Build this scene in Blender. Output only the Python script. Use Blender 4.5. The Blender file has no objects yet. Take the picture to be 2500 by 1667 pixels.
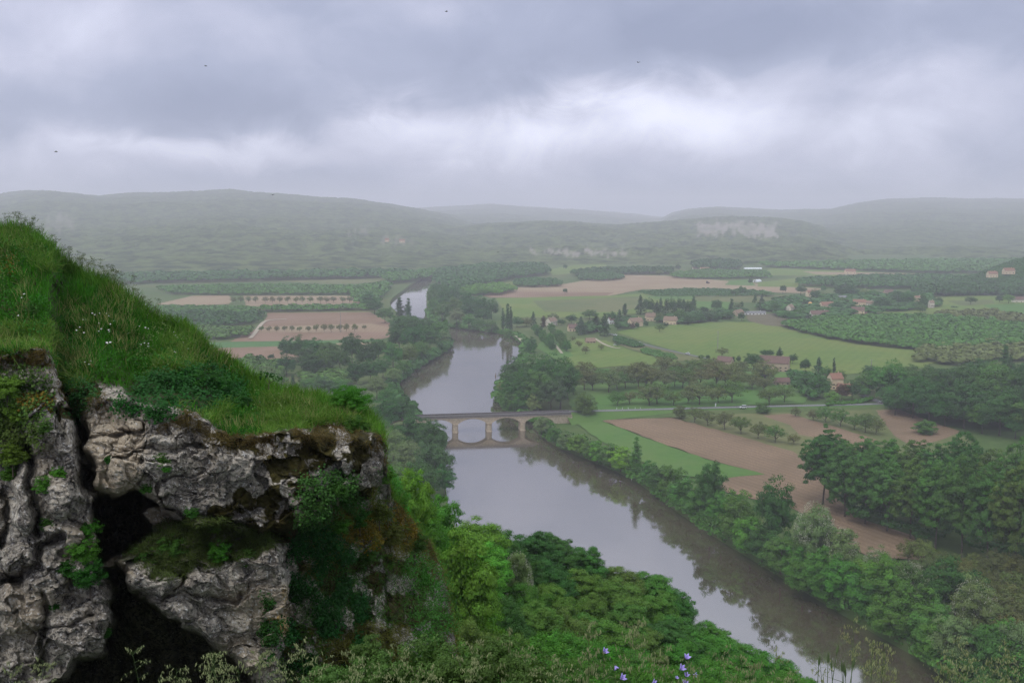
import bpy, math, random
import numpy as np
from mathutils import Vector, Matrix
R = math.radians
rng = np.random.default_rng(7); random.seed(7)
scn = bpy.context.scene
col = scn.collection
# ------------------------------------------------------------------ camera
FPX = 2400.0; PITCH = math.atan(313.5/FPX); CZ = 150.0
cd = bpy.data.cameras.new('camera'); cam = bpy.data.objects.new('camera', cd); col.objects.link(cam)
cd.sensor_width = 36.0; cd.lens = FPX/2500*36.0; cd.clip_start = 0.1; cd.clip_end = 60000
cam.location = (0, 0, CZ); cam.rotation_euler = (R(90)-PITCH, 0, 0)
scn.camera = cam
# ------------------------------------------------------------------ world
SUN_EL, SUN_AZ = R(56), R(215)
w = bpy.data.worlds.new('World'); scn.world = w; w.use_nodes = True
nt = w.node_tree; nt.nodes.clear()
def N(nt, t, **kw):
    n = nt.nodes.new(t)
    for k, v in kw.items():
        if k.startswith('i_'):
            n.inputs[k[2:].replace('_', ' ')].default_value = v
        else: setattr(n, k, v)
    return n
def L(nt, a, b): nt.links.new(a, b)
def mth(nt, op, a, b=None, c=None, clamp=False):
    n = nt.nodes.new('ShaderNodeMath'); n.operation = op; n.use_clamp = clamp
    for i, x in enumerate((a, b, c)):
        if x is None: continue
        if isinstance(x, (int, float)): n.inputs[i].default_value = x
        else: nt.links.new(x, n.inputs[i])
    return n.outputs[0]
def mixc(nt, f, a, b, mode='MIX'):
    n = nt.nodes.new('ShaderNodeMix'); n.data_type = 'RGBA'; n.blend_type = mode
    for i, x in ((0, f), (6, a), (7, b)):
        if isinstance(x, (int, float)): n.inputs[i].default_value = x
        elif isinstance(x, (tuple, list)): n.inputs[i].default_value = (*x[:3], 1)
        else: nt.links.new(x, n.inputs[i])
    return n.outputs[2]
def ramp(nt, f, stops):
    n = nt.nodes.new('ShaderNodeValToRGB'); e = n.color_ramp.elements
    while len(e) > 1: e.remove(e[-1])
    for i, (p, c) in enumerate(stops):
        x = e[0] if i == 0 else e.new(p)
        x.position = p; x.color = (*c, 1) if isinstance(c, (tuple, list)) else (c, c, c, 1)
    nt.links.new(f, n.inputs[0]); return n.outputs[0]
def ray(u, v):
    cx = (u-1250)/FPX; cy = (833.5-v)/FPX
    c, s = math.cos(PITCH), math.sin(PITCH)
    yy = c + cy*s; zz = -s + cy*c
    return cx/yy, zz/yy
out = N(nt, 'ShaderNodeOutputWorld'); bg = N(nt, 'ShaderNodeBackground')
sky = N(nt, 'ShaderNodeTexSky', sky_type='NISHITA', sun_disc=False, sun_elevation=SUN_EL, sun_rotation=SUN_AZ, altitude=150, air_density=1.0, dust_density=3.0, ozone_density=1.0)
tc = N(nt, 'ShaderNodeTexCoord')
sep = N(nt, 'ShaderNodeSeparateXYZ'); L(nt, tc.outputs['Generated'], sep.inputs[0])
# cloud deck: direction projected on a flat ceiling
zz = mth(nt, 'ADD', mth(nt, 'MAXIMUM', sep.outputs[2], 0.0), 0.60)
cmb = N(nt, 'ShaderNodeCombineXYZ')
L(nt, mth(nt, 'DIVIDE', sep.outputs[0], zz), cmb.inputs[0]); L(nt, mth(nt, 'DIVIDE', sep.outputs[1], zz), cmb.inputs[1])
n1 = N(nt, 'ShaderNodeTexNoise', i_Scale=3.0, i_Detail=6.0, i_Roughness=0.48, i_Distortion=0.25); L(nt, cmb.outputs[0], n1.inputs['Vector'])
n2 = N(nt, 'ShaderNodeTexNoise', i_Scale=8.5, i_Detail=6.0, i_Roughness=0.55, i_Distortion=0.6); L(nt, cmb.outputs[0], n2.inputs['Vector'])
cl = mth(nt, 'ADD', mth(nt, 'MULTIPLY', n1.outputs[0], 0.78), mth(nt, 'MULTIPLY', n2.outputs[0], 0.22))
# warp the direction a little so the bright and dark banks have ragged edges
wv = N(nt, 'ShaderNodeVectorMath', operation='MULTIPLY_ADD')
L(nt, n2.outputs[1], wv.inputs[0]); wv.inputs[1].default_value = (0.16, 0.0, 0.06)
L(nt, tc.outputs['Generated'], wv.inputs[2])
BLOBS = [ # u, v, su, sv, strength  (banks of cloud in the sky)
 (1480, 265, 300, 62, .34), (1900, 345, 600, 60, .08), (620, 370, 240, 36, .20), (1030, 320, 190, 45, .12), (330, 130, 420, 120, .05),
 (1200, 130, 500, 90, -.12), (350, 280, 330, 50, -.12), (2150, 60, 500, 60, -.10), (2350, 190, 280, 70, .08), (1250, 240, 130, 50, -.10), (820, 240, 300, 50, -.09),
 (150, 370, 260, 50, .07), (900, 30, 400, 50, .06), (2000, 250, 200, 30, -.06)]
tot = cl
for (u, v, su, sv, a) in BLOBS:
    a *= 1.15
    x, z = ray(u, v); d = Vector((x, 1, z)).normalized()
    s = N(nt, 'ShaderNodeVectorMath', operation='SUBTRACT'); L(nt, wv.outputs[0], s.inputs[0]); s.inputs[1].default_value = (d.x+.08, d.y, d.z+.03)
    m = N(nt, 'ShaderNodeVectorMath', operation='MULTIPLY'); L(nt, s.outputs[0], m.inputs[0]); m.inputs[1].default_value = (FPX/su, 1.6, FPX/sv)
    ln = N(nt, 'ShaderNodeVectorMath', operation='DOT_PRODUCT'); L(nt, m.outputs[0], ln.inputs[0]); L(nt, m.outputs[0], ln.inputs[1])
    g = mth(nt, 'POWER', 2.718, mth(nt, 'MULTIPLY', ln.outputs['Value'], -0.5))
    tot = mth(nt, 'ADD', tot, mth(nt, 'MULTIPLY', g, a))
ccol = ramp(nt, tot, [(0.30, (0.25, 0.285, 0.41)), (0.48, (0.335, 0.37, 0.505)), (0.62, (0.50, 0.52, 0.66)), (0.88, (0.90, 0.92, 1.08))])
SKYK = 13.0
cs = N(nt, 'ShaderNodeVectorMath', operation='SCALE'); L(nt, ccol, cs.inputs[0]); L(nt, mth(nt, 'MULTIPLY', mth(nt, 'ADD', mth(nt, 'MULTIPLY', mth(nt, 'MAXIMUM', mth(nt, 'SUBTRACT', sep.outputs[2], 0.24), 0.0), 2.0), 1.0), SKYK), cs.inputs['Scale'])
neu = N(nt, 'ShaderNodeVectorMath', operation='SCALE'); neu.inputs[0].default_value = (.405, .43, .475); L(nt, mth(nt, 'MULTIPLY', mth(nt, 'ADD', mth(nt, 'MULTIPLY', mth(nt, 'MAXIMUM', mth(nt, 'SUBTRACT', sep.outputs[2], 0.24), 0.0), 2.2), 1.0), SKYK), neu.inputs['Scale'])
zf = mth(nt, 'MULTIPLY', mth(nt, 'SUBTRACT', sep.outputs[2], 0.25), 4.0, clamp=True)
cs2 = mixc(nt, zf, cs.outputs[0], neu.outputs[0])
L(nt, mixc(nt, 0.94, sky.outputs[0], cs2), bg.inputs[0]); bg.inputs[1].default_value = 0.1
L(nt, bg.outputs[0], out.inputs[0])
# ------------------------------------------------------------------ sun behind the cloud
sd = bpy.data.lights.new('sun', 'SUN'); sd.energy = 1.5; sd.angle = R(25); sd.color = (1, 0.97, 0.93)
so = bpy.data.objects.new('sun', sd); col.objects.link(so)
so.rotation_euler = (R(90)-SUN_EL, 0, math.pi - SUN_AZ)
scn.view_settings.view_transform = 'Standard'; scn.view_settings.look = 'None'
scn.view_settings.exposure = 0.0; scn.view_settings.gamma = 1.0
scn.render.engine = 'CYCLES'
try:
    scn.cycles.volume_bounces = 4; scn.cycles.use_denoising = True; scn.cycles.denoising_prefilter = 'NONE'; scn.cycles.max_bounces = 6; scn.cycles.diffuse_bounces = 2
    scn.cycles.transmission_bounces = 2; scn.cycles.glossy_bounces = 2
except Exception: pass
# ------------------------------------------------------------------ helpers
LAND = 4.0
def at(u, v, z=4.0):
    x, t = ray(u, v); D = (CZ - z)/(-t); return Vector((x*D, D, z))
def pt(u, v, D):
    x, t = ray(u, v); return Vector((x*D, D, CZ + t*D))
def vn(P, s=0):
    P = np.asarray(P, float); I = np.floor(P).astype(np.int64); F = P-I; F = F*F*F*(F*(F*6-15)+10)
    res = 0
    for dx in (0, 1):
        for dy in (0, 1):
            for dz in (0, 1):
                h = ((I[:, 0]+dx)*73856093) ^ ((I[:, 1]+dy)*19349663) ^ ((I[:, 2]+dz)*83492791) ^ (s*2654435761)
                h &= 0xffffffff; h = ((h ^ (h >> 15))*0x2c1b3c6d) & 0xffffffff; h = ((h ^ (h >> 12))*0x297a2d39) & 0xffffffff; h ^= h >> 15
                wt = (F[:, 0] if dx else 1-F[:, 0])*(F[:, 1] if dy else 1-F[:, 1])*(F[:, 2] if dz else 1-F[:, 2])
                res = res + wt*(h/4294967296.0)
    return res*2-1
def fbm(P, o=5, s=0, g=0.5):
    P = np.asarray(P, float); r = 0; a = 1
    for k in range(o): r = r + a*vn(P*(2.03**k)+k*17.3, s+k); a *= g
    return r
def worley(P, s=0):
    """nearest and second distance, and a random value of the nearest cell (3D)"""
    I = np.floor(P).astype(np.int64); d1 = np.full(len(P), 9.); d2 = d1.copy(); cv = np.zeros((len(P), 3)); cc = np.zeros((len(P), 3))
    for dx in (-1, 0, 1):
        for dy in (-1, 0, 1):
            for dz in (-1, 0, 1):
                J = I + np.array([dx, dy, dz])
                def hh(k):
                    h = (J[:, 0]*73856093) ^ (J[:, 1]*19349663) ^ (J[:, 2]*83492791) ^ ((s+k)*2654435761)
                    h &= 0xffffffff; h = ((h ^ (h >> 15))*0x2c1b3c6d) & 0xffffffff; h = ((h ^ (h >> 12))*0x297a2d39) & 0xffffffff; h ^= h >> 15
                    return h/4294967296.0
                a, b, c = hh(1), hh(2), hh(3)
                d = np.sqrt((J[:, 0]+a-P[:, 0])**2+(J[:, 1]+b-P[:, 1])**2+(J[:, 2]+c-P[:, 2])**2)
                m = d < d1
                d2 = np.where(m, d1, np.minimum(d2, d)); cv[m] = np.stack([a, b, c], 1)[m]; cc[m] = (J+np.stack([a, b, c], 1))[m]; d1 = np.where(m, d, d1)
    return d1, d2, cv, cc
def facets(P, sc, s, tilt, step):
    Q = P*sc; d1, d2, cv, cc = worley(Q, s); t = np.stack([vn(cv*91+k*7, s+k) for k in range(3)], 1); t[:, 1] *= .3
    return ((Q-cc)*t).sum(1)*tilt+(cv[:, 0]-.5)*step, d2-d1
def sdist(U, V, poly, closed=True):
    n = len(poly); best = np.full(U.shape, 1e9); ins = np.zeros(U.shape, bool)
    for i in range(n if closed else n-1):
        x0, y0 = poly[i]; x1, y1 = poly[(i+1) % n]
        dx, dy = x1-x0, y1-y0; t = np.clip(((U-x0)*dx+(V-y0)*dy)/(dx*dx+dy*dy+1e-9), 0, 1)
        best = np.minimum(best, np.hypot(U-x0-t*dx, V-y0-t*dy))
        if closed and y0 != y1:
            c = ((y0 > V) != (y1 > V)) & (U < (x1-x0)*(V-y0)/(y1-y0)+x0); ins ^= c
    return np.where(ins, -best, best) if closed else best
def sm(x, a, b):
    t = np.clip((x-a)/(b-a), 0, 1); return t*t*(3-2*t)
def mk(name, V, F, mats=None, parent=None, smooth=False, midx=None, attrs=None, colr=None):
    me = bpy.data.meshes.new(name)
    V = np.asarray(V, dtype=np.float32)
    if isinstance(F, np.ndarray):
        k = F.shape[1]; me.vertices.add(len(V)); me.vertices.foreach_set('co', V.ravel())
        me.loops.add(F.size); me.loops.foreach_set('vertex_index', F.ravel().astype(np.int32))
        me.polygons.add(len(F)); me.polygons.foreach_set('loop_start', (np.arange(len(F))*k).astype(np.int32))
        try: me.polygons.foreach_set('loop_total', np.full(len(F), k, np.int32))
        except Exception: pass
        me.update(calc_edges=True)
    else:
        me.from_pydata([tuple(map(float, p)) for p in V], [], F); me.update()
    if mats is not None:
        for m in (mats if isinstance(mats, (list, tuple)) else [mats]): me.materials.append(m)
    if midx is not None: me.polygons.foreach_set('material_index', np.asarray(midx, np.int32))
    if smooth: me.polygons.foreach_set('use_smooth', np.ones(len(me.polygons), bool))
    if attrs:
        for k, a in attrs.items():
            at_ = me.attributes.new(k, 'FLOAT', 'POINT'); at_.data.foreach_set('value', np.asarray(a, np.float32))
    me.validate()
    o = bpy.data.objects.new(name, me); col.objects.link(o)
    if parent: o.parent = parent
    if colr: o.color = (*colr, 1)
    return o
def tag(o, label=None, cat=None, group=None, kind=None):
    if label: o['label'] = label
    if cat: o['category'] = cat
    if group: o['group'] = group
    if kind: o['kind'] = kind
    return o
def empty(name, loc, rz=0, sc=1):
    o = bpy.data.objects.new(name, None); col.objects.link(o); o.empty_display_size = .3
    o.location = loc; o.rotation_euler = (0, 0, rz); o.scale = (sc, sc, sc) if isinstance(sc, (int, float)) else sc
    return o
class MB:
    def __init__(s): s.v = []; s.f = []; s.m = []
    def add(s, V, F, m=0):
        b = len(s.v); s.v += [tuple(p) for p in V]; s.f += [tuple(i+b for i in f) for f in F]; s.m += [m]*len(F)
    def box(s, c, h, rz=0, m=0):
        cs_, sn = math.cos(rz), math.sin(rz); V = []
        for dx, dy, dz in ((-1,-1,-1),(1,-1,-1),(1,1,-1),(-1,1,-1),(-1,-1,1),(1,-1,1),(1,1,1),(-1,1,1)):
            x, y = dx*h[0], dy*h[1]; V.append((c[0]+x*cs_-y*sn, c[1]+x*sn+y*cs_, c[2]+dz*h[2]))
        s.add(V, [(0,3,2,1),(4,5,6,7),(0,1,5,4),(1,2,6,5),(2,3,7,6),(3,0,4,7)], m)
    def tube(s, pts, rad, n=6, m=0, cap=True):
        pts = [Vector(p) for p in pts]; b = len(s.v)
        for i, p in enumerate(pts):
            d = (pts[min(i+1, len(pts)-1)]-pts[max(i-1, 0)]).normalized()
            a = d.cross(Vector((0, 0, 1))) if abs(d.z) < .95 else d.cross(Vector((1, 0, 0))); a.normalize(); c = d.cross(a)
            r = rad[i] if isinstance(rad, (list, tuple)) else rad
            for k in range(n):
                t = 2*math.pi*k/n; s.v.append(tuple(p+a*(math.cos(t)*r)+c*(math.sin(t)*r)))
        for i in range(len(pts)-1):
            for k in range(n):
                s.f.append((b+i*n+k, b+i*n+(k+1) % n, b+(i+1)*n+(k+1) % n, b+(i+1)*n+k)); s.m.append(m)
        if cap:
            s.f.append(tuple(b+(len(pts)-1)*n+k for k in range(n))); s.m.append(m)
            s.f.append(tuple(b+n-1-k for k in range(n))); s.m.append(m)
    def prism(s, prof, x0, x1, m=0):
        """profile in (y,z) extruded along x"""
        n = len(prof); V = [(x0, y, z) for y, z in prof]+[(x1, y, z) for y, z in prof]
        F = [tuple(range(n-1, -1, -1)), tuple(range(n, 2*n))]+[(i, (i+1) % n, n+(i+1) % n, n+i) for i in range(n)]
        s.add(V, F, m)
    def build(s, name, mats, parent=None, smooth=False):
        return mk(name, np.array(s.v), s.f, mats, parent, smooth, s.m)
# ------------------------------------------------------------------ materials
def mat(name):
    m = bpy.data.materials.new(name); m.use_nodes = True; nt = m.node_tree
    b = nt.nodes['Principled BSDF']; return m, nt, b
def plain(name, c, rough=.8, var=.15, scale=2.0, spec=.3, c2=None, metal=0, bump=0):
    m, nt, b = mat(name)
    g = N(nt, 'ShaderNodeNewGeometry'); n = N(nt, 'ShaderNodeTexNoise', i_Scale=scale, i_Detail=6.0, i_Roughness=.6); L(nt, g.outputs['Position'], n.inputs['Vector'])
    c2 = c2 or tuple(x*(1-2*var) for x in c)
    L(nt, ramp(nt, n.outputs[0], [(.3, c2), (.7, c)]), b.inputs['Base Color'])
    b.inputs['Roughness'].default_value = rough; b.inputs['Specular IOR Level'].default_value = spec; b.inputs['Metallic'].default_value = metal
    if bump:
        bp = N(nt, 'ShaderNodeBump', i_Strength=bump, i_Distance=.02); L(nt, n.outputs[0], bp.inputs['Height']); L(nt, bp.outputs[0], b.inputs['Normal'])
    return m
def leafmat(name, scale=.25, trans=.3, fixed=None, var=.5):
    m, nt, b = mat(name)
    oi = N(nt, 'ShaderNodeObjectInfo'); g = N(nt, 'ShaderNodeNewGeometry')
    n = N(nt, 'ShaderNodeTexNoise', i_Scale=scale, i_Detail=4.0, i_Roughness=.6); L(nt, g.outputs['Position'], n.inputs['Vector'])
    base = oi.outputs['Color']
    if fixed:
        rgb = N(nt, 'ShaderNodeRGB'); rgb.outputs[0].default_value = (*fixed, 1); base = rgb.outputs[0]
    k = mth(nt, 'ADD', mth(nt, 'MULTIPLY', g.outputs['Random Per Island'], var), 1-var/2)
    k = mth(nt, 'MULTIPLY', k, mth(nt, 'ADD', mth(nt, 'MULTIPLY', n.outputs[0], 1.0), .5))
    hs = N(nt, 'ShaderNodeHueSaturation'); L(nt, base, hs.inputs['Color'])
    L(nt, mth(nt, 'ADD', mth(nt, 'MULTIPLY', n.outputs[0], .05), .485), hs.inputs['Hue']); L(nt, k, hs.inputs['Value'])
    L(nt, hs.outputs[0], b.inputs['Base Color']); b.inputs['Roughness'].default_value = .62; b.inputs['Specular IOR Level'].default_value = .12
    tr = N(nt, 'ShaderNodeBsdfTranslucent'); L(nt, mixc(nt, .5, hs.outputs[0], (.12, .16, .02), 'ADD'), tr.inputs[0])
    hs2 = N(nt, 'ShaderNodeHueSaturation', i_Value=1.35, i_Saturation=1.1); L(nt, hs.outputs[0], hs2.inputs['Color']); L(nt, hs2.outputs[0], tr.inputs[0])
    mx = N(nt, 'ShaderNodeMixShader'); mx.inputs[0].default_value = trans
    L(nt, b.outputs[0], mx.inputs[1]); L(nt, tr.outputs[0], mx.inputs[2]); L(nt, mx.outputs[0], nt.nodes['Material Output'].inputs[0])
    return m
LEAF = leafmat('foliage', .22, .10); LEAFN = leafmat('foliage_near', .9, .25); GRASSB = leafmat('grass_blades', .8, .35, var=.8)
BARK = plain('bark', (.11, .09, .07), .9, .25, 3.0, .1)
def fieldmat(name, c1, c2, scale, c3=None, rows=None, rdir=0, rstr=.25, big=.01):
    """c1,c2: small mottling; c3: broad tint patches; rows: spacing in metres of drill rows"""
    m, nt, b = mat(name); g = N(nt, 'ShaderNodeNewGeometry')
    n = N(nt, 'ShaderNodeTexNoise', i_Scale=scale, i_Detail=7.0, i_Roughness=.68); L(nt, g.outputs['Position'], n.inputs['Vector'])
    c = ramp(nt, n.outputs[0], [(.32, c1), (.68, c2)])
    if c3:
        nb = N(nt, 'ShaderNodeTexNoise', i_Scale=big, i_Detail=4.0, i_Roughness=.55, i_Distortion=.6); L(nt, g.outputs['Position'], nb.inputs['Vector'])
        c = mixc(nt, ramp(nt, nb.outputs[0], [(.42, 0.0), (.62, .8)]), c, c3)
    if rows:
        mp = N(nt, 'ShaderNodeMapping'); mp.inputs['Rotation'].default_value = (0, 0, rdir); L(nt, g.outputs['Position'], mp.inputs[0])
        wv_ = N(nt, 'ShaderNodeTexWave', i_Scale=1/rows*.314, i_Distortion=1.2, i_Detail=3.0); wv_.inputs['Detail Scale'].default_value = .6; L(nt, mp.outputs[0], wv_.inputs[0])
        c = mixc(nt, mth(nt, 'MULTIPLY', wv_.outputs['Fac'], rstr), c, tuple(x*.5 for x in c1))
    L(nt, c, b.inputs['Base Color']); b.inputs['Roughness'].default_value = .95; b.inputs['Specular IOR Level'].default_value = .1
    bp = N(nt, 'ShaderNodeBump', i_Strength=.5, i_Distance=.4); L(nt, n.outputs[0], bp.inputs['Height']); L(nt, bp.outputs[0], b.inputs['Normal'])
    return m
GROUND = fieldmat('valley_ground', (.045, .085, .022), (.075, .120, .034), .08, (.095, .115, .042), big=.006)
MEADOW = fieldmat('meadow_grass', (.085, .145, .030), (.130, .185, .042), .12, (.145, .175, .045), rows=9, rdir=.5, rstr=.12)
MEADOW2 = fieldmat('lush_grass', (.055, .130, .028), (.080, .165, .036), .15, (.10, .16, .045))
OLIVEG = fieldmat('dry_grass', (.105, .120, .045), (.150, .150, .065), .15, (.075, .11, .035))
GREENW = fieldmat('young_crop', (.060, .135, .045), (.085, .165, .055), .1, rows=3, rstr=.1)
_a, _b = at(1500, 1040), at(1868, 1160); FURR = math.pi/2-math.atan2(_b.y-_a.y, _b.x-_a.x)
PLOUGH = fieldmat('ploughed_earth', (.140, .095, .060), (.290, .205, .135), .9, (.150, .108, .068), rows=4.5, rdir=FURR, rstr=.22, big=.016)
PLOUGH2 = fieldmat('reddish_earth', (.165, .108, .068), (.235, .155, .10), .3, (.26, .175, .13), rows=4, rdir=0, rstr=.2)
TANF = fieldmat('pale_tilled_earth', (.24, .18, .115), (.32, .25, .165), .2, (.25, .175, .115), rows=6, rstr=.15)
STRIPED = fieldmat('striped_field', (.12, .11, .06), (.20, .17, .11), .3, rows=6, rdir=R(75), rstr=.9)
ASPH = plain('asphalt', (.15, .15, .155), .85, .12, .6)
GRAVEL = plain('pale_track', (.42, .36, .28), .95, .15, .5)
WATER, nt, b = mat('river_water')
g = N(nt, 'ShaderNodeNewGeometry')
mp = N(nt, 'ShaderNodeMapping'); mp.inputs['Scale'].default_value = (1, .6, 1); L(nt, g.outputs['Position'], mp.inputs[0])
n = N(nt, 'ShaderNodeTexNoise', i_Scale=.35, i_Detail=5.0, i_Roughness=.6, i_Distortion=.5); L(nt, mp.outputs[0], n.inputs['Vector'])
n2 = N(nt, 'ShaderNodeTexNoise', i_Scale=.02, i_Detail=4.0, i_Roughness=.55, i_Distortion=1.0); L(nt, g.outputs['Position'], n2.inputs['Vector'])
L(nt, ramp(nt, n2.outputs[0], [(.3, (.070, .056, .038)), (.7, (.095, .076, .052))]), b.inputs['Base Color'])
b.inputs['Roughness'].default_value = .07; b.inputs['IOR'].default_value = 5.0
L(nt, ramp(nt, n2.outputs[0], [(.35, .03), (.6, .08)]), b.inputs['Roughness'])
bp = N(nt, 'ShaderNodeBump', i_Distance=.05); L(nt, ramp(nt, n2.outputs[0], [(.45, .06), (.62, .75)]), bp.inputs['Strength'])
L(nt, n.outputs[0], bp.inputs['Height']); L(nt, bp.outputs[0], b.inputs['Normal'])
# ------------------------------------------------------------------ ground with the river channel
RB = [(1062, 682), (1052, 692), (1040, 727), (1043, 763), (1053, 786), (1096, 800), (1167, 808), (1217, 815), (1251, 820), (1282, 842), (1283, 862), (1262, 900), (1228, 935), (1216, 975), (1240, 1005), (1300, 1032),
      (1325, 1062), (1345, 1085), (1400, 1108), (1480, 1140), (1560, 1178), (1640, 1240), (1700, 1283), (1780, 1333), (1850, 1375), (1920, 1418), (2000, 1466), (2080, 1515), (2180, 1572), (2250, 1612), (2330, 1667), (2450, 1780), (2700, 2000)]
LB = [(1030, 682), (1010, 693), (985, 713), (955, 735), (950, 752), (990, 785), (1070, 815), (1098, 835), (1090, 860), (1030, 890), (995, 920), (958, 942), (962, 965), (985, 985), (1005, 1012),
      (1040, 1060), (1090, 1120), (1085, 1190), (1100, 1290), (1180, 1420), (1330, 1560), (1600, 1720), (2000, 2000), (2300, 2300)]
rb = [at(u, v, 0) for u, v in RB]; lb = [at(u, v, 0) for u, v in LB]
def smooth_line(P, k=3):
    P = [Vector(p) for p in P]
    for _ in range(k):
        Q = [P[0]]
        for a, b_ in zip(P[:-1], P[1:]): Q += [a*.75+b_*.25, a*.25+b_*.75]
        Q.append(P[-1]); P = Q
    return P
rb = smooth_line(rb, 2); lb = smooth_line(lb, 2)
import bmesh
river = rb + lb[::-1]
def poly_obj(name, pts2d, z, m, hole=None, skirt=0):
    bm = bmesh.new()
    loops = [pts2d] + ([hole] if hole else []); E = []
    for lp in loops:
        vs = [bm.verts.new((p[0], p[1], z)) for p in lp]
        for i in range(len(vs)): E.append(bm.edges.new((vs[i], vs[(i+1) % len(vs)])))
    bmesh.ops.triangle_fill(bm, use_beauty=True, use_dissolve=False, edges=E)
    for f in bm.faces:
        if f.normal.z < 0: f.normal_flip()
    if skirt and hole:
        n0 = len(loops[0]); bm.verts.ensure_lookup_table(); hv = [bm.verts[n0+i] for i in range(len(hole))]
        lo = [bm.verts.new((v.co.x, v.co.y, z-skirt)) for v in hv]
        for i in range(len(hv)): bm.faces.new((hv[i], hv[(i+1) % len(hv)], lo[(i+1) % len(hv)], lo[i]))
    me = bpy.data.meshes.new(name); bm.to_mesh(me); bm.free(); me.materials.append(m)
    o = bpy.data.objects.new(name, me); col.objects.link(o); return tag(o, kind='structure')
far = 16000
poly_obj('ground', [(-12000, -300), (12000, -300), (12000, far), (-12000, far)], LAND, GROUND, [(p.x, p.y) for p in river], 7)
wo = poly_obj('river', [(p.x*1.0, p.y) for p in river], 0.0, WATER)
layer = [0]
def field(name, px, m, z=None):
    layer[0] += 1
    P = [at(u, v, LAND) for u, v in px]; Q = []
    for a, b_ in zip(P, P[1:]+P[:1]):
        n_ = max(1, int((b_-a).length/7)); nr_ = Vector((-(b_-a).y, (b_-a).x, 0)).normalized(); am = min(1.3, (b_-a).length*.02)
        for i in range(n_): Q.append(a.lerp(b_, i/n_)+nr_*(random.uniform(-am, am) if 0 < i else 0))
    P = Q
    return poly_obj(name, [(p.x, p.y) for p in P], LAND+.03+.012*layer[0], m)
# far side, left bank
field('field', [(120, 660), (560, 655), (960, 668), (930, 690), (600, 700), (150, 690)], OLIVEG)
field('field', [(380, 743), (470, 722), (558, 721), (568, 730), (560, 742), (480, 746)], TANF)
field('field', [(595, 722), (885, 722), (905, 745), (600, 747)], TANF)
field('field', [(540, 748), (905, 747), (920, 762), (640, 764)], OLIVEG)
field('field', [(655, 764), (905, 762), (950, 788), (962, 806), (955, 822), (925, 829), (600, 834), (560, 834), (640, 796)], PLOUGH2)
field('field', [(640, 798), (905, 790), (955, 800), (957, 810), (640, 812), (625, 812)], TANF)
field('field', [(440, 838), (600, 834), (930, 828), (925, 838), (700, 846), (450, 852)], GREENW)
field('field', [(450, 852), (700, 845), (760, 880), (540, 890), (430, 886)], PLOUGH2)
field('field', [(820, 838), (930, 835), (900, 850), (840, 852)], TANF)
field('field', [(685, 915), (780, 915), (760, 955), (680, 960)], OLIVEG)
field('field', [(300, 690), (700, 688), (940, 700), (900, 718), (300, 716)], GROUND)
field('field', [(-200, 800), (250, 790), (300, 840), (-150, 860)], PLOUGH2)
field('field', [(-100, 880), (330, 870), (400, 960), (0, 990)], MEADOW)
field('field', [(100, 1010), (560, 990), (620, 1080), (150, 1120)], OLIVEG)
# right bank, far
field('field', [(1330, 660), (1400, 648), (1475, 645), (1490, 656), (1430, 664), (1350, 672)], MEADOW)
field('field', [(1180, 712), (1230, 690), (1330, 680), (1330, 700), (1240, 716)], MEADOW)
field('field', [(1178, 722), (1225, 704), (1380, 693), (1510, 671), (1620, 673), (1800, 688), (2010, 705), (1960, 716), (1700, 708), (1570, 706), (1490, 722), (1380, 726), (1200, 727)], TANF)
field('field', [(1178, 722), (1225, 712), (1500, 714), (1480, 722), (1380, 726), (1200, 727)], PLOUGH2)
field('field', [(1780, 686), (1830, 682), (1845, 698), (1770, 696)], MEADOW2)
field('field', [(1210, 728), (1490, 722), (1570, 716), (1760, 718), (1780, 740), (1600, 760), (1450, 776), (1240, 775)], MEADOW)
field('field', [(1300, 735), (1560, 724), (1600, 745), (1500, 762), (1330, 762)], OLIVEG)
field('field', [(1570, 722), (1840, 718), (1900, 724), (1800, 732), (1600, 730)], MEADOW2)
field('field', [(1700, 735), (1790, 734), (1790, 756), (1700, 752)], MEADOW2)
field('field', [(1690, 720), (1950, 722), (1930, 740), (1700, 736)], OLIVEG)
field('field', [(1880, 655), (2130, 660), (2060, 675), (1860, 672)], MEADOW)
field('field', [(1960, 663), (2235, 668), (2240, 674), (1990, 670)], TANF)
field('field', [(1850, 690), (1960, 678), (2110, 690), (2080, 704), (1850, 700)], MEADOW)
field('field', [(2230, 648), (2400, 646), (2400, 656), (2240, 660)], OLIVEG)
field('field', [(2260, 722), (2400, 715), (2500, 730), (2640, 740), (2640, 770), (2420, 770), (2280, 775), (2120, 775), (2100, 765), (2270, 752)], MEADOW)
field('field', [(2400, 745), (2640, 737), (2640, 758), (2450, 768)], MEADOW2)
field('field', [(2455, 772), (2640, 765), (2640, 780), (2480, 782)], TANF)
field('field', [(2310, 735), (2420, 732), (2430, 742), (2350, 747)], OLIVEG)
field('field', [(2020, 778), (2150, 772), (2240, 776), (2100, 786), (2000, 790)], MEADOW)
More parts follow.
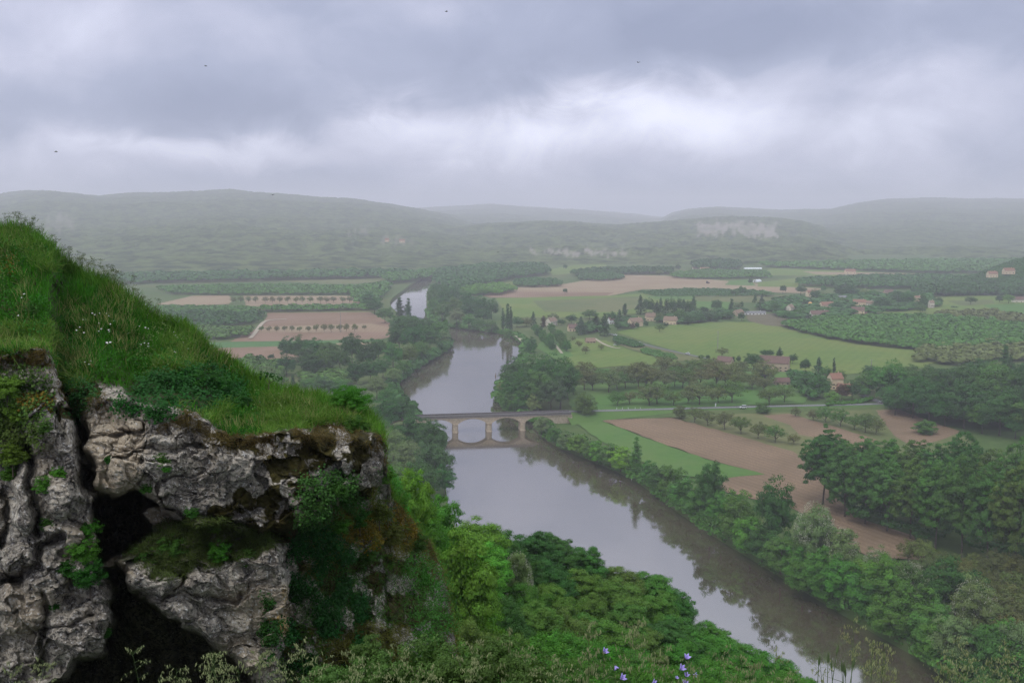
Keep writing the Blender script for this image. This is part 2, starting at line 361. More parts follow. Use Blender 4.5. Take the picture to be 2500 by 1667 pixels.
# big meadow and its neighbours
field('meadow', [(1505, 812), (1560, 800), (1750, 786), (1870, 788), (1960, 812), (2150, 842), (2270, 862), (2300, 880), (2230, 905), (2060, 915), (1990, 915), (1850, 905), (1740, 882), (1620, 850)], MEADOW)
field('field', [(1820, 768), (1900, 765), (1925, 785), (1930, 800), (1870, 795), (1830, 785)], STRIPED)
field('meadow', [(1372, 850), (1400, 826), (1480, 832), (1545, 858), (1660, 880), (1650, 892), (1500, 895), (1390, 905)], MEADOW)
field('meadow', [(1480, 832), (1580, 842), (1740, 884), (1660, 882), (1560, 860)], OLIVEG)
field('meadow', [(1400, 905), (1700, 890), (1960, 905), (2000, 940), (1960, 985), (1560, 1000), (1400, 1002), (1380, 960)], MEADOW2)
field('meadow', [(1310, 850), (1340, 812), (1400, 870), (1360, 880)], MEADOW2)
# fields below the road
field('verge', [(1395, 1008), (1700, 1004), (1900, 998), (2140, 993), (2150, 1003), (1900, 1012), (1660, 1020), (1460, 1026), (1400, 1030)], GROUND)
field('field', [(1640, 1018), (1860, 1010), (2160, 1000), (2380, 1075), (2320, 1130), (1930, 1120), (1780, 1062)], OLIVEG)
field('field', [(1468, 1027), (1640, 1021), (1790, 1062), (1935, 1103), (1990, 1150), (2080, 1260), (2230, 1310), (2260, 1370), (2120, 1360), (1930, 1240), (1760, 1200), (1740, 1170), (1868, 1160), (1740, 1126), (1600, 1078)], PLOUGH)
field('field', [(1862, 1016), (1925, 1011), (2000, 1032), (2140, 1075), (2120, 1100), (1990, 1070), (1950, 1062), (1930, 1040)], PLOUGH)
field('field', [(2138, 1003), (2195, 1000), (2345, 1056), (2300, 1075), (2230, 1095), (2190, 1070), (2160, 1035)], PLOUGH)
field('field', [(1400, 1030), (1466, 1029), (1600, 1079), (1740, 1127), (1868, 1160), (1740, 1171), (1640, 1160), (1500, 1100)], MEADOW2)
def strip(name, px, wd, m, z=LAND, zs=None, skirt=None):
    P = [at(u, v, (zs[i] if zs else z)) for i, (u, v) in enumerate(px)]
    P = smooth_line(P, 2); V = []; F = []
    for i, p in enumerate(P):
        d = (P[min(i+1, len(P)-1)]-P[max(i-1, 0)]); d.z = 0; d.normalize(); nrm = Vector((-d.y, d.x, 0))
        if skirt:
            k = (p.z-LAND)*1.6+.5
            V += [tuple(p-nrm*(wd/2+k)-Vector((0, 0, p.z-LAND+.2))), tuple(p-nrm*(wd/2+.4)-Vector((0, 0, .06))), tuple(p+nrm*(wd/2+.4)-Vector((0, 0, .06))), tuple(p+nrm*(wd/2+k)-Vector((0, 0, p.z-LAND+.2)))]
        else: V += [tuple(p-nrm*wd/2), tuple(p+nrm*wd/2)]
    k = 4 if skirt else 2
    for i in range(len(P)-1):
        for j in range(k-1): F.append((i*k+j, (i+1)*k+j, (i+1)*k+j+1, i*k+j+1))
    o = mk(name, V, F, m); 
    return tag(o, kind='structure')
BZ = 11.0
RD = [(1372, 1004), (1420, 1003), (1500, 1001.5), (1700, 996), (1900, 991), (2050, 988), (2130, 986), (2190, 984), (2240, 980)]
RZ = [BZ, BZ-1, 8.5, LAND+1, LAND+.8, LAND+.7, LAND+.7, LAND+.7, LAND+.7]
strip('road_embankment', RD, 7.0, MEADOW2, zs=RZ, skirt=True)
strip('road', RD, 6.4, ASPH, zs=[z+.12 for z in RZ])
strip('road_marking', RD[1:7], .25, plain('road_paint', (.7, .7, .68), .7, .05), zs=[z+.16 for z in RZ[1:7]])
strip('road', [(2160, 985), (2140, 978), (2122, 970), (2105, 964)], 6, ASPH, z=LAND+.9)
strip('lane', [(1488, 814), (1530, 827), (1570, 840), (1640, 857), (1700, 869), (1760, 883), (1800, 893)], 5, ASPH, z=LAND+.9)
strip('farm_track', [(1453, 826), (1470, 838), (1495, 848), (1515, 850)], 3, GRAVEL, z=LAND+.9)
strip('farm_track', [(1350, 835), (1358, 845), (1372, 862)], 3, GRAVEL, z=LAND+.9)
strip('farm_track', [(611, 825), (625, 810), (636, 792), (650, 781), (700, 778)], 5, GRAVEL, z=LAND+.9)
strip('farm_track', [(1232, 815), (1262, 818), (1275, 832)], 5, GRAVEL, z=LAND+.9)
# ------------------------------------------------------------------ hills
def forestmat(name, c1, c2, sc=.02):
    m, nt, b = mat(name); g = N(nt, 'ShaderNodeNewGeometry')
    n = N(nt, 'ShaderNodeTexNoise', i_Scale=sc, i_Detail=8.0, i_Roughness=.65); L(nt, g.outputs['Position'], n.inputs['Vector'])
    at_ = N(nt, 'ShaderNodeAttribute', attribute_name='rock')
    c = ramp(nt, n.outputs[0], [(.40, c1), (.60, c2)])
    c = mixc(nt, at_.outputs['Fac'], c, (.27, .24, .21))
    L(nt, c, b.inputs['Base Color']); b.inputs['Roughness'].default_value = 1; b.inputs['Specular IOR Level'].default_value = 0
    return m
FOREST = forestmat('hill_forest', (.015, .032, .012), (.105, .135, .050))
def hill(name, crest, D, base_v, back=1200, rough=10, rstr=.8, rocks=(), rows=150, step=5, Db=None, fm=None, big=22):
    us = np.arange(crest[0][0], crest[-1][0]+1, step, dtype=float)
    cv = np.interp(us, [c[0] for c in crest], [c[1] for c in crest])
    Dc = D if np.isscalar(D) else np.interp(us, [c[0] for c in D], [c[1] for c in D])
    cx = (us-1250)/FPX; cy = (833.5-cv)/FPX; c_, s_ = math.cos(PITCH), math.sin(PITCH); yy = c_+cy*s_
    zc = CZ+(-s_+cy*c_)/yy*Dc; xr = cx/yy
    Dbb = at(1250, base_v).y if Db is None else Db
    V = []; T = np.linspace(0, 1.35, rows); rk = []
    for t in T:
        if t <= 1:
            y = Dbb+(Dc-Dbb)*t; z = LAND-2+(zc-LAND+2)*(t**.8*.55+.45*sm(np.array([t]), 0, 1)[0])
        else:
            k = (t-1)/.35; y = Dc+back*k; z = zc*(1-k)**1.5-5*k
        yv = np.broadcast_to(y, us.shape)
        x = xr*yv
        P = np.stack([x/90, yv/90, np.zeros_like(x)], 1)
        hbig = fbm(P*.22, 3, 11)*big*min(1, t*2.5)*(1-.55*min(1, t)**2); hsm = (1-np.abs(fbm(P*3.2, 3, 3)))*rough*min(1, t*6)
        zz_ = z+hbig+hsm
        V.append(np.stack([x, yv, zz_], 1))
    V = np.array(V); 
    # rock bands given in pixels
    X, Y, Z = V[..., 0], V[..., 1], V[..., 2]
    dep = -s_*(Z-CZ)+c_*Y; up = c_*(Z-CZ)+s_*Y
    U = 1250+X/dep*FPX; VV = 833.5-up/dep*FPX
    rock = np.zeros(U.shape)
    for pol in rocks:
        sdv = sdist(U, VV, pol)+fbm(np.stack([U.ravel()/7, VV.ravel()/16, 0*U.ravel()], 1), 3, 5).reshape(U.shape)*13
        rock = np.maximum(rock, sm(-sdv, -1, 4)*(.55+.45*sm(fbm(np.stack([U.ravel()/12, VV.ravel()/9, 0*U.ravel()], 1), 3, 9).reshape(U.shape), -.3, .3)))
    nr, nc = U.shape; idx = np.arange(nr*nc).reshape(nr, nc)
    F = np.stack([idx[:-1, :-1], idx[:-1, 1:], idx[1:, 1:], idx[1:, :-1]], -1).reshape(-1, 4)
    o = mk(name, V.reshape(-1, 3), F, fm or FOREST, smooth=False, attrs={'rock': rock.ravel()*rstr})
    return tag(o, kind='structure')
hill('hill', [(-700, 500), (0, 478), (60, 470), (130, 468), (240, 479), (330, 473), (430, 470), (560, 467), (640, 475), (750, 483), (860, 487), (950, 500), (1050, 518), (1150, 540), (1250, 575), (1330, 612)], 7600, 668, rstr=.4,
     rocks=[[(108, 535), (140, 524), (188, 530), (186, 556), (112, 562)], [(920, 580), (1010, 583), (1000, 592), (925, 590)], [(850, 560), (900, 562), (895, 568), (852, 566)]])
hill('hill', [(1010, 640), (1040, 575), (1100, 556), (1170, 550), (1260, 548), (1330, 541), (1400, 540), (1500, 549), (1600, 545), (1690, 538), (1730, 533), (1800, 531), (1900, 533), (1960, 541), (2020, 560), (2080, 585), (2140, 612), (2200, 640)], 5600, 648, back=900,
     rocks=[[(1705, 550), (1760, 541), (1830, 543), (1895, 547), (1898, 578), (1840, 580), (1800, 570), (1705, 574)], [(1300, 615), (1380, 612), (1480, 612), (1550, 616), (1500, 622), (1310, 622)]])
hill('hill', [(1560, 600), (1600, 545), (1640, 522), (1680, 512), (1750, 506), (1830, 511), (1900, 514), (2030, 511), (2100, 496), (2160, 488), (2250, 484), (2350, 488), (2500, 486), (2700, 478), (3300, 500)], 10500, 612)
hill('hill', [(700, 560), (1000, 510), (1200, 500), (1350, 510), (1500, 520), (1700, 540), (1900, 560)], 13000, 590, rough=14, step=8)
hill('hill', [(1700, 640), (1850, 600), (2050, 590), (2150, 596), (2300, 590), (2500, 580), (2700, 570), (3300, 560)], 5200, 632, back=600)
hill('hill', [(2290, 706), (2340, 690), (2400, 672), (2440, 660), (2470, 648), (2500, 640), (2600, 615), (2800, 560), (3300, 500)], 1900, 712, rough=3, Db=1750, back=500, big=4)
# ------------------------------------------------------------------ trees
def rand_dirs(n):
    d = rng.normal(size=(n, 3)); return d/np.linalg.norm(d, axis=1, keepdims=True)
def leaf_quads(C, Nn, size, lean=.55, asp=.62, jit=.35):
    """diamond leaves at C, facing roughly Nn"""
    n = len(C); nn = Nn*lean + rand_dirs(n)*(1-lean)*1.2; nn /= np.linalg.norm(nn, axis=1, keepdims=True)+1e-9
    r = rand_dirs(n); a = np.cross(nn, r); a /= np.linalg.norm(a, axis=1, keepdims=True)+1e-9; b = np.cross(nn, a)
    s = (size*(1+jit*(rng.random((n, 1))*2-1)))
    V = np.stack([C+a*s*.5, C+b*s*asp*.5+nn*s*.08, C-a*s*.5, C-b*s*asp*.5+nn*s*.08], 1).reshape(-1, 3)
    return V, np.arange(4*n).reshape(-1, 4)
def crown_geo(shape, H, W, nc, nl, leaf, cl=.16, fill=.25):
    """a crown of nc clumps with nl leaves each, about H tall and W wide; trunk base at the origin"""
    C = []
    if shape in ('broad', 'walnut', 'bush'):
        zc, rz = {'broad': (.56, .42), 'walnut': (.58, .38), 'bush': (.48, .50)}[shape]
        d = rand_dirs(nc*3); d = d[d[:, 2] > (-.75 if shape != 'bush' else -.9)][:nc]
        rr = rng.uniform(.62, 1.0, (len(d), 1)); lump = 1+.22*vn(d*1.7+rng.uniform(0, 50, 3), 1)[:, None]
        C = d*rr*lump*np.array([W/2, W/2, H*rz])*(1-cl*.7)+np.array([0, 0, H*zc])
        rc = cl*W*rng.uniform(.7, 1.25, len(d))
    elif shape == 'column':
        z = rng.uniform(.06, .97, nc); prof = np.sin(np.clip(z, 0, 1)**.8*math.pi)**.55*(1-z*.25)
        a = rng.uniform(0, 6.283, nc); rr = W/2*prof*rng.uniform(.35, .95, nc)
        C = np.stack([np.cos(a)*rr, np.sin(a)*rr, z*H], 1); rc = cl*W*rng.uniform(.8, 1.3, nc)
    elif shape == 'cone':
        z = rng.uniform(.05, .98, nc)**1.1; prof = (1-z)**.8*(1-.5*np.exp(-z*12)); a = rng.uniform(0, 6.283, nc)
        rr = W/2*prof*rng.uniform(.55, 1.1, nc)
        C = np.stack([np.cos(a)*rr, np.sin(a)*rr, z*H], 1); rc = cl*W*rng.uniform(.7, 1.1, nc)*(1.15-z*.7)
    n = len(C); d = rand_dirs(n*nl); d[:, 2] = np.abs(d[:, 2])*.9+d[:, 2]*.1-.12
    ctr = C.mean(0); outw = C-ctr; outw /= np.linalg.norm(outw, axis=1, keepdims=True)+1e-9
    d = d+np.repeat(outw, nl, 0)*.45+np.array([0,0,.25]); d /= np.linalg.norm(d, axis=1, keepdims=True)
    rad = np.repeat(rc, nl)[:, None]*rng.uniform(.55, 1.05, (n*nl, 1))*(1+.3*vn(d*3+np.repeat(C, nl, 0), 2)[:, None])
    P = np.repeat(C, nl, 0)+d*rad*np.array([1, 1, .8 if shape != 'column' else 1.3])
    V, F = leaf_quads(P, d, leaf, .84)
    # loose inner leaves that close the crown
    k = int(n*nl*fill); i = rng.integers(0, n, k); Q = ctr+(C[i]-ctr)*rng.uniform(.35, .85, (k, 1))+rng.normal(size=(k, 3))*W*.04
    V2, F2 = leaf_quads(Q, rand_dirs(k), leaf*1.8)
    return np.concatenate([V, V2]), np.concatenate([F, F2+len(V)]), C, rc
def trunk_mb(H, W, C, n=7, r=.022, up=.62, low=.28):
    m = MB(); x = 0; y = 0; pts = [(0, 0, -.4)]; rad = [H*r*1.35]
    for k in range(1, 6):
        t = k/5; x += random.uniform(-.01, .01)*H; y += random.uniform(-.01, .01)*H
        pts.append((x, y, H*up*t)); rad.append(H*r*(1-t*.7))
    m.tube(pts, rad, 7)
    for c in random.sample(range(len(C)), min(n, len(C))):
        c = C[c]; s = random.uniform(low, up*.9)*H; t = s/(up*H); i = min(4, int(t*5)); b = Vector(pts[i]).lerp(Vector(pts[i+1]), t*5-i)
        e = Vector(c); mid = b.lerp(e, .5)+Vector((0, 0, H*.03))
        m.tube([b, mid, e], [H*r*.5, H*r*.32, H*r*.1], 5, cap=False)
    return m
KINDS = {}
def make_kind(k, n, shape, H, W, nc, nl, leaf, cl=.16, fill=.25, near=False, limbs=7, r=.022, up=.62, low=.28):
    out = []
    for i in range(n):
        V, F, C, rc = crown_geo(shape, H, W, nc, nl, leaf, cl, fill)
        cr = mk('crown', V, F, LEAFN if near else LEAF); tr = trunk_mb(H, W, C, limbs, r, up, low).build('trunk', BARK)
        out.append((cr.data, tr.data)); bpy.data.objects.remove(cr); bpy.data.objects.remove(tr)
    KINDS[k] = (out, H, W)
make_kind('broad', 6, 'broad', 20, 20, 75, 110, .60, .135)
make_kind('plane', 5, 'broad', 34, 25, 170, 170, .62, .085, fill=.12, limbs=14, r=.016)
make_kind('bush', 5, 'bush', 12, 13, 62, 120, .46, .145, limbs=5)
make_kind('walnut', 6, 'walnut', 10, 13, 62, 52, .40, .12, .14, limbs=14, r=.026, up=.5, low=.18)
make_kind('poplar', 3, 'column', 26, 6, 90, 60, .5, .2, limbs=3, r=.012, up=.9)
make_kind('cypress', 2, 'column', 16, 3.2, 60, 50, .4, .24, limbs=2, r=.012, up=.9)
make_kind('conifer', 4, 'cone', 18, 10, 90, 46, .5, .13, limbs=3, r=.015, up=.92)
make_kind('near_broad', 4, 'broad', 8, 7, 120, 260, .15, .11, near=True, limbs=12)
make_kind('near_bush', 4, 'bush', 4, 4.6, 130, 170, .10, .11, near=True, limbs=8)
make_kind('near_poplar', 1, 'column', 14, 4, 110, 110, .28, .2, near=True)
COLS = {'dark green': (0.043, 0.099, 0.035), 'deep green': (0.052, 0.123, 0.041), 'mid green': (0.080, 0.168, 0.047), 'bright green': (.110, .215, .042), 'yellow green': (0.181, 0.292, 0.047),
        'olive green': (.088, .152, .046), 'olive brown': (.130, .150, .072), 'brownish': (.125, .135, .070), 'grey green': (0.152, 0.203, 0.115), 'blue green': (.065, .125, .070),
        'purple brown': (0.087, 0.060, 0.047), 'pale green': (0.217, 0.285, 0.121), 'fresh green': (.070, .165, .034)}
COLS = {k: (v[0]*.98, v[1]*1.02, v[2]*.62) for k, v in COLS.items()}
def jitc(c, a=.12):
    return tuple(max(0, x*(1+random.uniform(-a, a))) for x in c)
BLOSSOM = plain('blossom', (.46, .47, .34), .8, .12, 3.0)
def tree(kind, p, h, wd=None, colr='mid green', label=None, cat='tree', group=None, name='tree', blossom=0, trunk=True):
    var, H, W = KINDS[kind]; cr, tr = random.choice(var)
    s = h/H; sx = s if wd is None else wd/W
    o = empty(name, p, random.uniform(0, 6.28), (sx, sx, s))
    c = bpy.data.objects.new('crown', cr); col.objects.link(c); c.parent = o; c.color = (*jitc(COLS[colr] if 'near' not in kind else [x*1.25 for x in COLS[colr]]), 1)
    if trunk:
        t = bpy.data.objects.new('trunk', tr); col.objects.link(t); t.parent = o
    if blossom:
        zc, rz = (.56, .44)
        d = rand_dirs(int(2600*blossom)); d[:, 2] = np.abs(d[:, 2])*1.0-.25; d /= np.linalg.norm(d, axis=1, keepdims=True)
        k = vn(d*3.2, random.randint(0, 99)) > -.1; d = d[k]
        P = d*np.array([W/2, W/2, H*rz])*rng.uniform(.86, 1.02, (len(d), 1))+np.array([0, 0, H*zc])
        V, F = leaf_quads(P, d, .36*W/20+.03, .3); bo = mk('blossom', V, F, BLOSSOM, o)
    tag(o, label, cat, group); return o
LABELS = {}
def ordw(n):
    W1 = ['first', 'second', 'third', 'fourth', 'fifth', 'sixth', 'seventh', 'eighth', 'ninth', 'tenth', 'eleventh', 'twelfth', 'thirteenth', 'fourteenth', 'fifteenth', 'sixteenth', 'seventeenth', 'eighteenth', 'nineteenth']
    T = {2: 'twenty', 3: 'thirty', 4: 'forty', 5: 'fifty', 6: 'sixty', 7: 'seventy', 8: 'eighty', 9: 'ninety'}
    if n <= 19: return W1[n-1]
    if n >= 100: return 'hundredth' if n == 100 else 'hundred and '+ordw(n-100)
    t, r = divmod(n, 10)
    if r == 0: return T[t].replace('ty', 'tieth')
    return T[t]+'-'+W1[r-1]
def hD(p, px): return px*p.y/FPX/.975   # metres spanned by px pixels at p
NAMES = {'conifer': 'pine_tree', 'poplar': 'poplar_tree', 'cypress': 'cypress_tree', 'bush': 'bushy_tree', 'near_bush': 'bushy_tree', 'near_broad': 'hillside_tree'}
def px_tree(kind, u, v, hpx, wpx=None, colr='mid green', z=LAND-.5, **k):
    p = at(u, v, z); return tree(kind, p, hD(p, hpx), hD(p, wpx) if wpx else None, colr, **k)
def row_trees(specs, kind, where, group, cat='tree', noun='tree', name='tree', side='from the left', z=LAND-.5, start=1):
    """specs: u, v, h, w, colour [, kind [, blossom]]; sorted as they run along the place"""
    for i, s in enumerate(specs):
        u, v, h, wd, c = s[:5]; kd = s[5] if len(s) > 5 and s[5] else kind; bl = s[6] if len(s) > 6 else 0
        nn = {'poplar': 'columnar poplar', 'cypress': 'slim cypress', 'conifer': 'conifer'}.get(kd, noun)
        if bl: nn = 'white blossoming '+nn
        px_tree(kd, u, v, h, wd, c, z, label=f'{c} {nn}, {ordw(i+start)} {side} {where}', group=group, cat=cat, name=(name if name != 'tree' else NAMES.get(kd, {'garden tree': 'garden_tree', 'fruit tree': 'fruit_tree', 'small round tree': 'field_tree', 'small hazy tree': 'field_tree', 'young tree': 'young_tree'}.get(noun, 'tree'))), blossom=bl)
def along(line, n, h, wr, cols, jit=(4, 2), kinds=None):
    """n specs spaced along a pixel polyline; h: (start, end) height in px"""
    L_ = [Vector((a, b, 0)) for a, b in line]; seg = [(q-p).length for p, q in zip(L_, L_[1:])]; tot_ = sum(seg); out = []
    for i in range(n):
        s = (i+.5)/n*tot_; k = 0
        while k < len(seg)-1 and s > seg[k]: s -= seg[k]; k += 1
        p = L_[k].lerp(L_[k+1], s/seg[k]); t = (i+.5)/n; hh = (h[0]*(1-t)+h[1]*t)*random.uniform(.74, 1.22)
        out.append([p.x+random.uniform(-1, 1)*jit[0], p.y+random.uniform(-1, 1)*jit[1], hh, hh*wr*random.uniform(.85, 1.15), random.choice(cols)]+([random.choice(kinds)] if kinds else []))
    return out
# --- right bank below the bridge, from the bridge downstream: (u, base v, h, w, colour, kind, blossom)
RBT = [(1322, 1060, 48, 40, 'grey green'), (1352, 1078, 34, 40, 'mid green'), (1384, 1095, 44, 50, 'grey green'), (1412, 1108, 50, 55, 'bright green'), (1440, 1118, 38, 45, 'olive green'), (1458, 1128, 52, 50, 'bright green'), (1490, 1138, 56, 60, 'mid green'),
 (1515, 1148, 60, 60, 'yellow green'), (1553, 1162, 96, 30, 'mid green', 'poplar'), (1535, 1152, 44, 40, 'bright green'), (1585, 1180, 55, 55, 'mid green'), (1612, 1196, 68, 70, 'deep green'), (1640, 1215, 82, 70, 'olive green'), (1668, 1240, 78, 75, 'mid green'),
 (1705, 1262, 84, 85, 'mid green'), (1733, 1270, 150, 80, 'deep green', 'broad'), (1762, 1300, 100, 80, 'mid green'), (1800, 1325, 120, 95, 'mid green'), (1832, 1345, 100, 95, 'bright green'), (1790, 1290, 110, 80, 'bright green'), (1860, 1368, 95, 90, 'dark green'),
 (1890, 1352, 190, 105, 'deep green', 'broad'), (1905, 1398, 100, 100, 'mid green'), (1945, 1408, 90, 80, 'fresh green'), (1985, 1400, 185, 100, 'grey green', 'broad', 1.3), (2035, 1405, 130, 110, 'grey green', 'broad', .8), (1960, 1440, 95, 100, 'fresh green'), (2010, 1455, 120, 110, 'fresh green'),
 (2060, 1478, 125, 120, 'fresh green'), (2100, 1470, 120, 110, 'bright green'), (2140, 1445, 110, 80, 'grey green', 'broad', 1.0), (2110, 1502, 120, 110, 'fresh green'), (2150, 1500, 150, 120, 'bright green'), (2190, 1530, 140, 130, 'fresh green'), (2170, 1550, 100, 110, 'mid green'),
 (2220, 1475, 110, 95, 'olive green', 'broad', .7), (2235, 1560, 140, 130, 'fresh green'), (2275, 1585, 125, 120, 'mid green'), (2330, 1530, 170, 160, 'dark green', 'broad'), (2290, 1606, 110, 110, 'bright green'), (2330, 1640, 150, 120, 'grey green', 'broad'), (2375, 1570, 170, 110, 'grey green', 'broad', .7),
 (2395, 1660, 140, 120, 'deep green'), (2440, 1700, 170, 140, 'deep green'), (2490, 1690, 200, 130, 'grey green', 'broad'), (2440, 1620, 120, 120, 'mid green'), (2550, 1740, 180, 170, 'mid green'), (2420, 1760, 120, 130, 'mid green')]
row_trees([list(s) for s in RBT], 'bush', 'down the right bank below the bridge', 'bushy trees on the right bank below the bridge', side='along')
# --- plane trees
PL = [(2008, 1238, 205, 140), (2062, 1268, 190, 130), (2112, 1285, 195, 120), (2165, 1303, 205, 125), (2222, 1322, 225, 130), (2282, 1345, 250, 140), (2345, 1372, 275, 150), (2410, 1395, 290, 150), (2475, 1420, 310, 160), (2545, 1440, 320, 170)]
for i, s in enumerate(PL): px_tree('plane', s[0], s[1], s[2]*random.uniform(.92, 1.08), s[3]*.84, random.choice(['olive green', 'mid green', 'mid green']) if i else 'deep green', z=LAND-1, label=f'tall dark plane tree, {ordw(i+1)} from the left in the front of the big row', cat='tree', group='tall plane trees along the brown field', name='plane_tree')
PL2 = [(2050, 1190, 120, 110), (2110, 1205, 145, 110), (2165, 1222, 150, 110), (2225, 1240, 160, 120), (2290, 1250, 185, 130), (2350, 1262, 190, 130), (2415, 1280, 205, 130), (2480, 1300, 225, 140), (2550, 1320, 240, 150)]
for i, s in enumerate(PL2): px_tree('plane', s[0], s[1], s[2]*random.uniform(.92, 1.1), s[3]*.86, random.choice(['deep green', 'olive green', 'mid green']), z=LAND-1, label=f'tall olive plane tree, {ordw(i+1)} from the left behind the front row', cat='tree', group='tall plane trees behind the front row', name='plane_tree')
# --- brownish saplings between planes and river
sp = []
for r, (v0, v1, n) in enumerate([(1375, 1440, 8), (1410, 1490, 7), (1450, 1540, 6), (1505, 1590, 5), (1560, 1640, 4)]):
    sp += along([(2190+r*50, v0), (2530, v1)], n, (58+r*8, 80+r*8), .95, ['brownish', 'brownish', 'olive brown'], (8, 5))
row_trees(sp, 'walnut', 'in the brown copse', 'brownish young trees below the plane trees', noun='young tree', side='in the back-to-front count')
# --- dark wood right of the junction
WD = along([(2165, 1010), (2260, 1030), (2350, 1050), (2440, 1068), (2540, 1080)], 9, (95, 115), .85, ['mid green', 'deep green'], (5, 3))
row_trees(WD, 'broad', 'at the foot of the junction wood', 'trees at the foot of the wood by the road junction')
WD = along([(2150, 975), (2260, 985), (2380, 1000), (2540, 1010)], 9, (85, 100), .9, ['mid green', 'deep green', 'deep green', 'olive green'], (6, 6))
row_trees(WD, 'broad', 'in the middle of the junction wood', 'trees in the middle of the wood by the road junction')
WD = [(2190, 945, 55, 55, 'mid green'), (2225, 938, 50, 40, 'olive green'), (2265, 945, 50, 50, 'dark green'), (2297, 960, 62, 50, 'purple brown'), (2325, 955, 60, 50, 'dark green'), (2360, 965, 75, 55, 'blue green', 'conifer'), (2390, 940, 65, 60, 'deep green'), (2420, 965, 75, 60, 'bright green'), (2462, 960, 95, 45, 'blue green', 'conifer'), (2450, 925, 80, 25, 'dark green', 'poplar'), (2495, 965, 85, 60, 'dark green'), (2540, 960, 80, 60, 'mid green')]
row_trees([list(s) for s in WD], 'broad', 'at the back of the junction wood', 'trees at the back of the wood by the road junction')
# --- garden trees round the farmhouse and the junction
GD = [(1762, 872, 24, 34, 'brownish', 'walnut'), (1790, 885, 16, 10, 'dark green', 'cypress'), (1803, 886, 18, 12, 'dark green'), (1712, 878, 12, 12, 'dark green'), (1728, 878, 12, 12, 'dark green'), (1840, 905, 44, 48, 'deep green'), (1868, 870, 16, 26, 'dark green'), (1880, 872, 18, 22, 'dark green'), (1903, 876, 30, 24, 'dark green', 'conifer'), (1935, 890, 26, 24, 'deep green'),
 (1862, 925, 34, 44, 'blue green'), (1965, 910, 36, 26, 'dark green'), (1998, 915, 44, 34, 'blue green', 'conifer'), (2035, 920, 46, 9, 'dark green', 'cypress'), (2015, 925, 30, 30, 'mid green'), (2050, 930, 26, 34, 'olive green'), (1965, 960, 46, 50, 'deep green'), (2000, 972, 56, 60, 'deep green'), (2030, 985, 30, 40, 'bright green'), (2055, 980, 45, 36, 'purple brown'), (2080, 978, 50, 40, 'dark green'), (2110, 965, 60, 50, 'mid green'), (2125, 930, 40, 40, 'blue green'), (2140, 950, 44, 36, 'dark green')]
row_trees([list(s) for s in GD], 'broad', 'among the farmhouse garden trees', 'garden trees round the farmhouse and junction', noun='garden tree')
# --- trees by the road and walnut rows
row_trees([(1425, 1026, 66, 64, 'olive green'), (1864, 1012, 34, 38, 'mid green'), (1660, 1024, 38, 34, 'olive brown'), (2262, 1062, 38, 60, 'fresh green')], 'bush', 'standing alone by the road', 'single round trees beside the road', noun='round tree')
row_trees([(1695, 1034, 42, 50, 'olive brown'), (1727, 1043, 42, 44, 'olive brown'), (1769, 1052, 48, 52, 'olive brown'), (1809, 1063, 50, 54, 'olive green'), (1850, 1074, 46, 48, 'olive brown'), (1892, 1084, 50, 56, 'olive green'), (1938, 1088, 30, 34, 'olive brown')], 'walnut', 'between the brown fields', 'walnut trees between the ploughed fields', noun='walnut tree', name='walnut_tree')
row_trees([(2015, 1034, 44, 46, 'mid green'), (2052, 1044, 48, 54, 'mid green'), (2085, 1052, 42, 46, 'olive green'), (2112, 1060, 50, 56, 'olive green'), (2138, 1064, 44, 46, 'olive brown'), (1942, 1020, 26, 30, 'brownish'), (1985, 1030, 30, 30, 'brownish')], 'walnut', 'right of the second brown field', 'walnut trees below the junction', noun='walnut tree', name='walnut_tree')
W1_ = along([(1490, 993), (1800, 986)], 9, (46, 50), 1.4, ['olive brown', 'olive green', 'olive brown'], (9, 4)) + [(1878, 990, 46, 56, 'olive green'), (1915, 985, 48, 60, 'olive green'), (1865, 962, 46, 44, 'olive brown'), (1600, 972, 36, 40, 'olive brown'), (1740, 968, 40, 44, 'olive green')]
row_trees(W1_, 'walnut', 'just above the road', 'walnut trees in the row above the road', noun='walnut tree', name='walnut_tree')
W2_ = along([(1396, 962), (1600, 952), (1870, 945)], 20, (58, 54), 1.25, ['olive brown', 'brownish', 'brownish', 'olive brown', 'olive green'], (9, 6))
row_trees(W2_, 'walnut', 'front line of the brown orchard', 'walnut trees in the front line of the brown orchard', noun='walnut tree', name='walnut_tree')
W3_ = along([(1400, 938), (1600, 928), (1830, 925)], 16, (46, 44), 1.3, ['olive brown', 'brownish', 'olive brown', 'olive green'], (9, 6))
row_trees(W3_, 'walnut', 'back line of the brown orchard', 'walnut trees in the back line of the brown orchard', noun='walnut tree', name='walnut_tree')
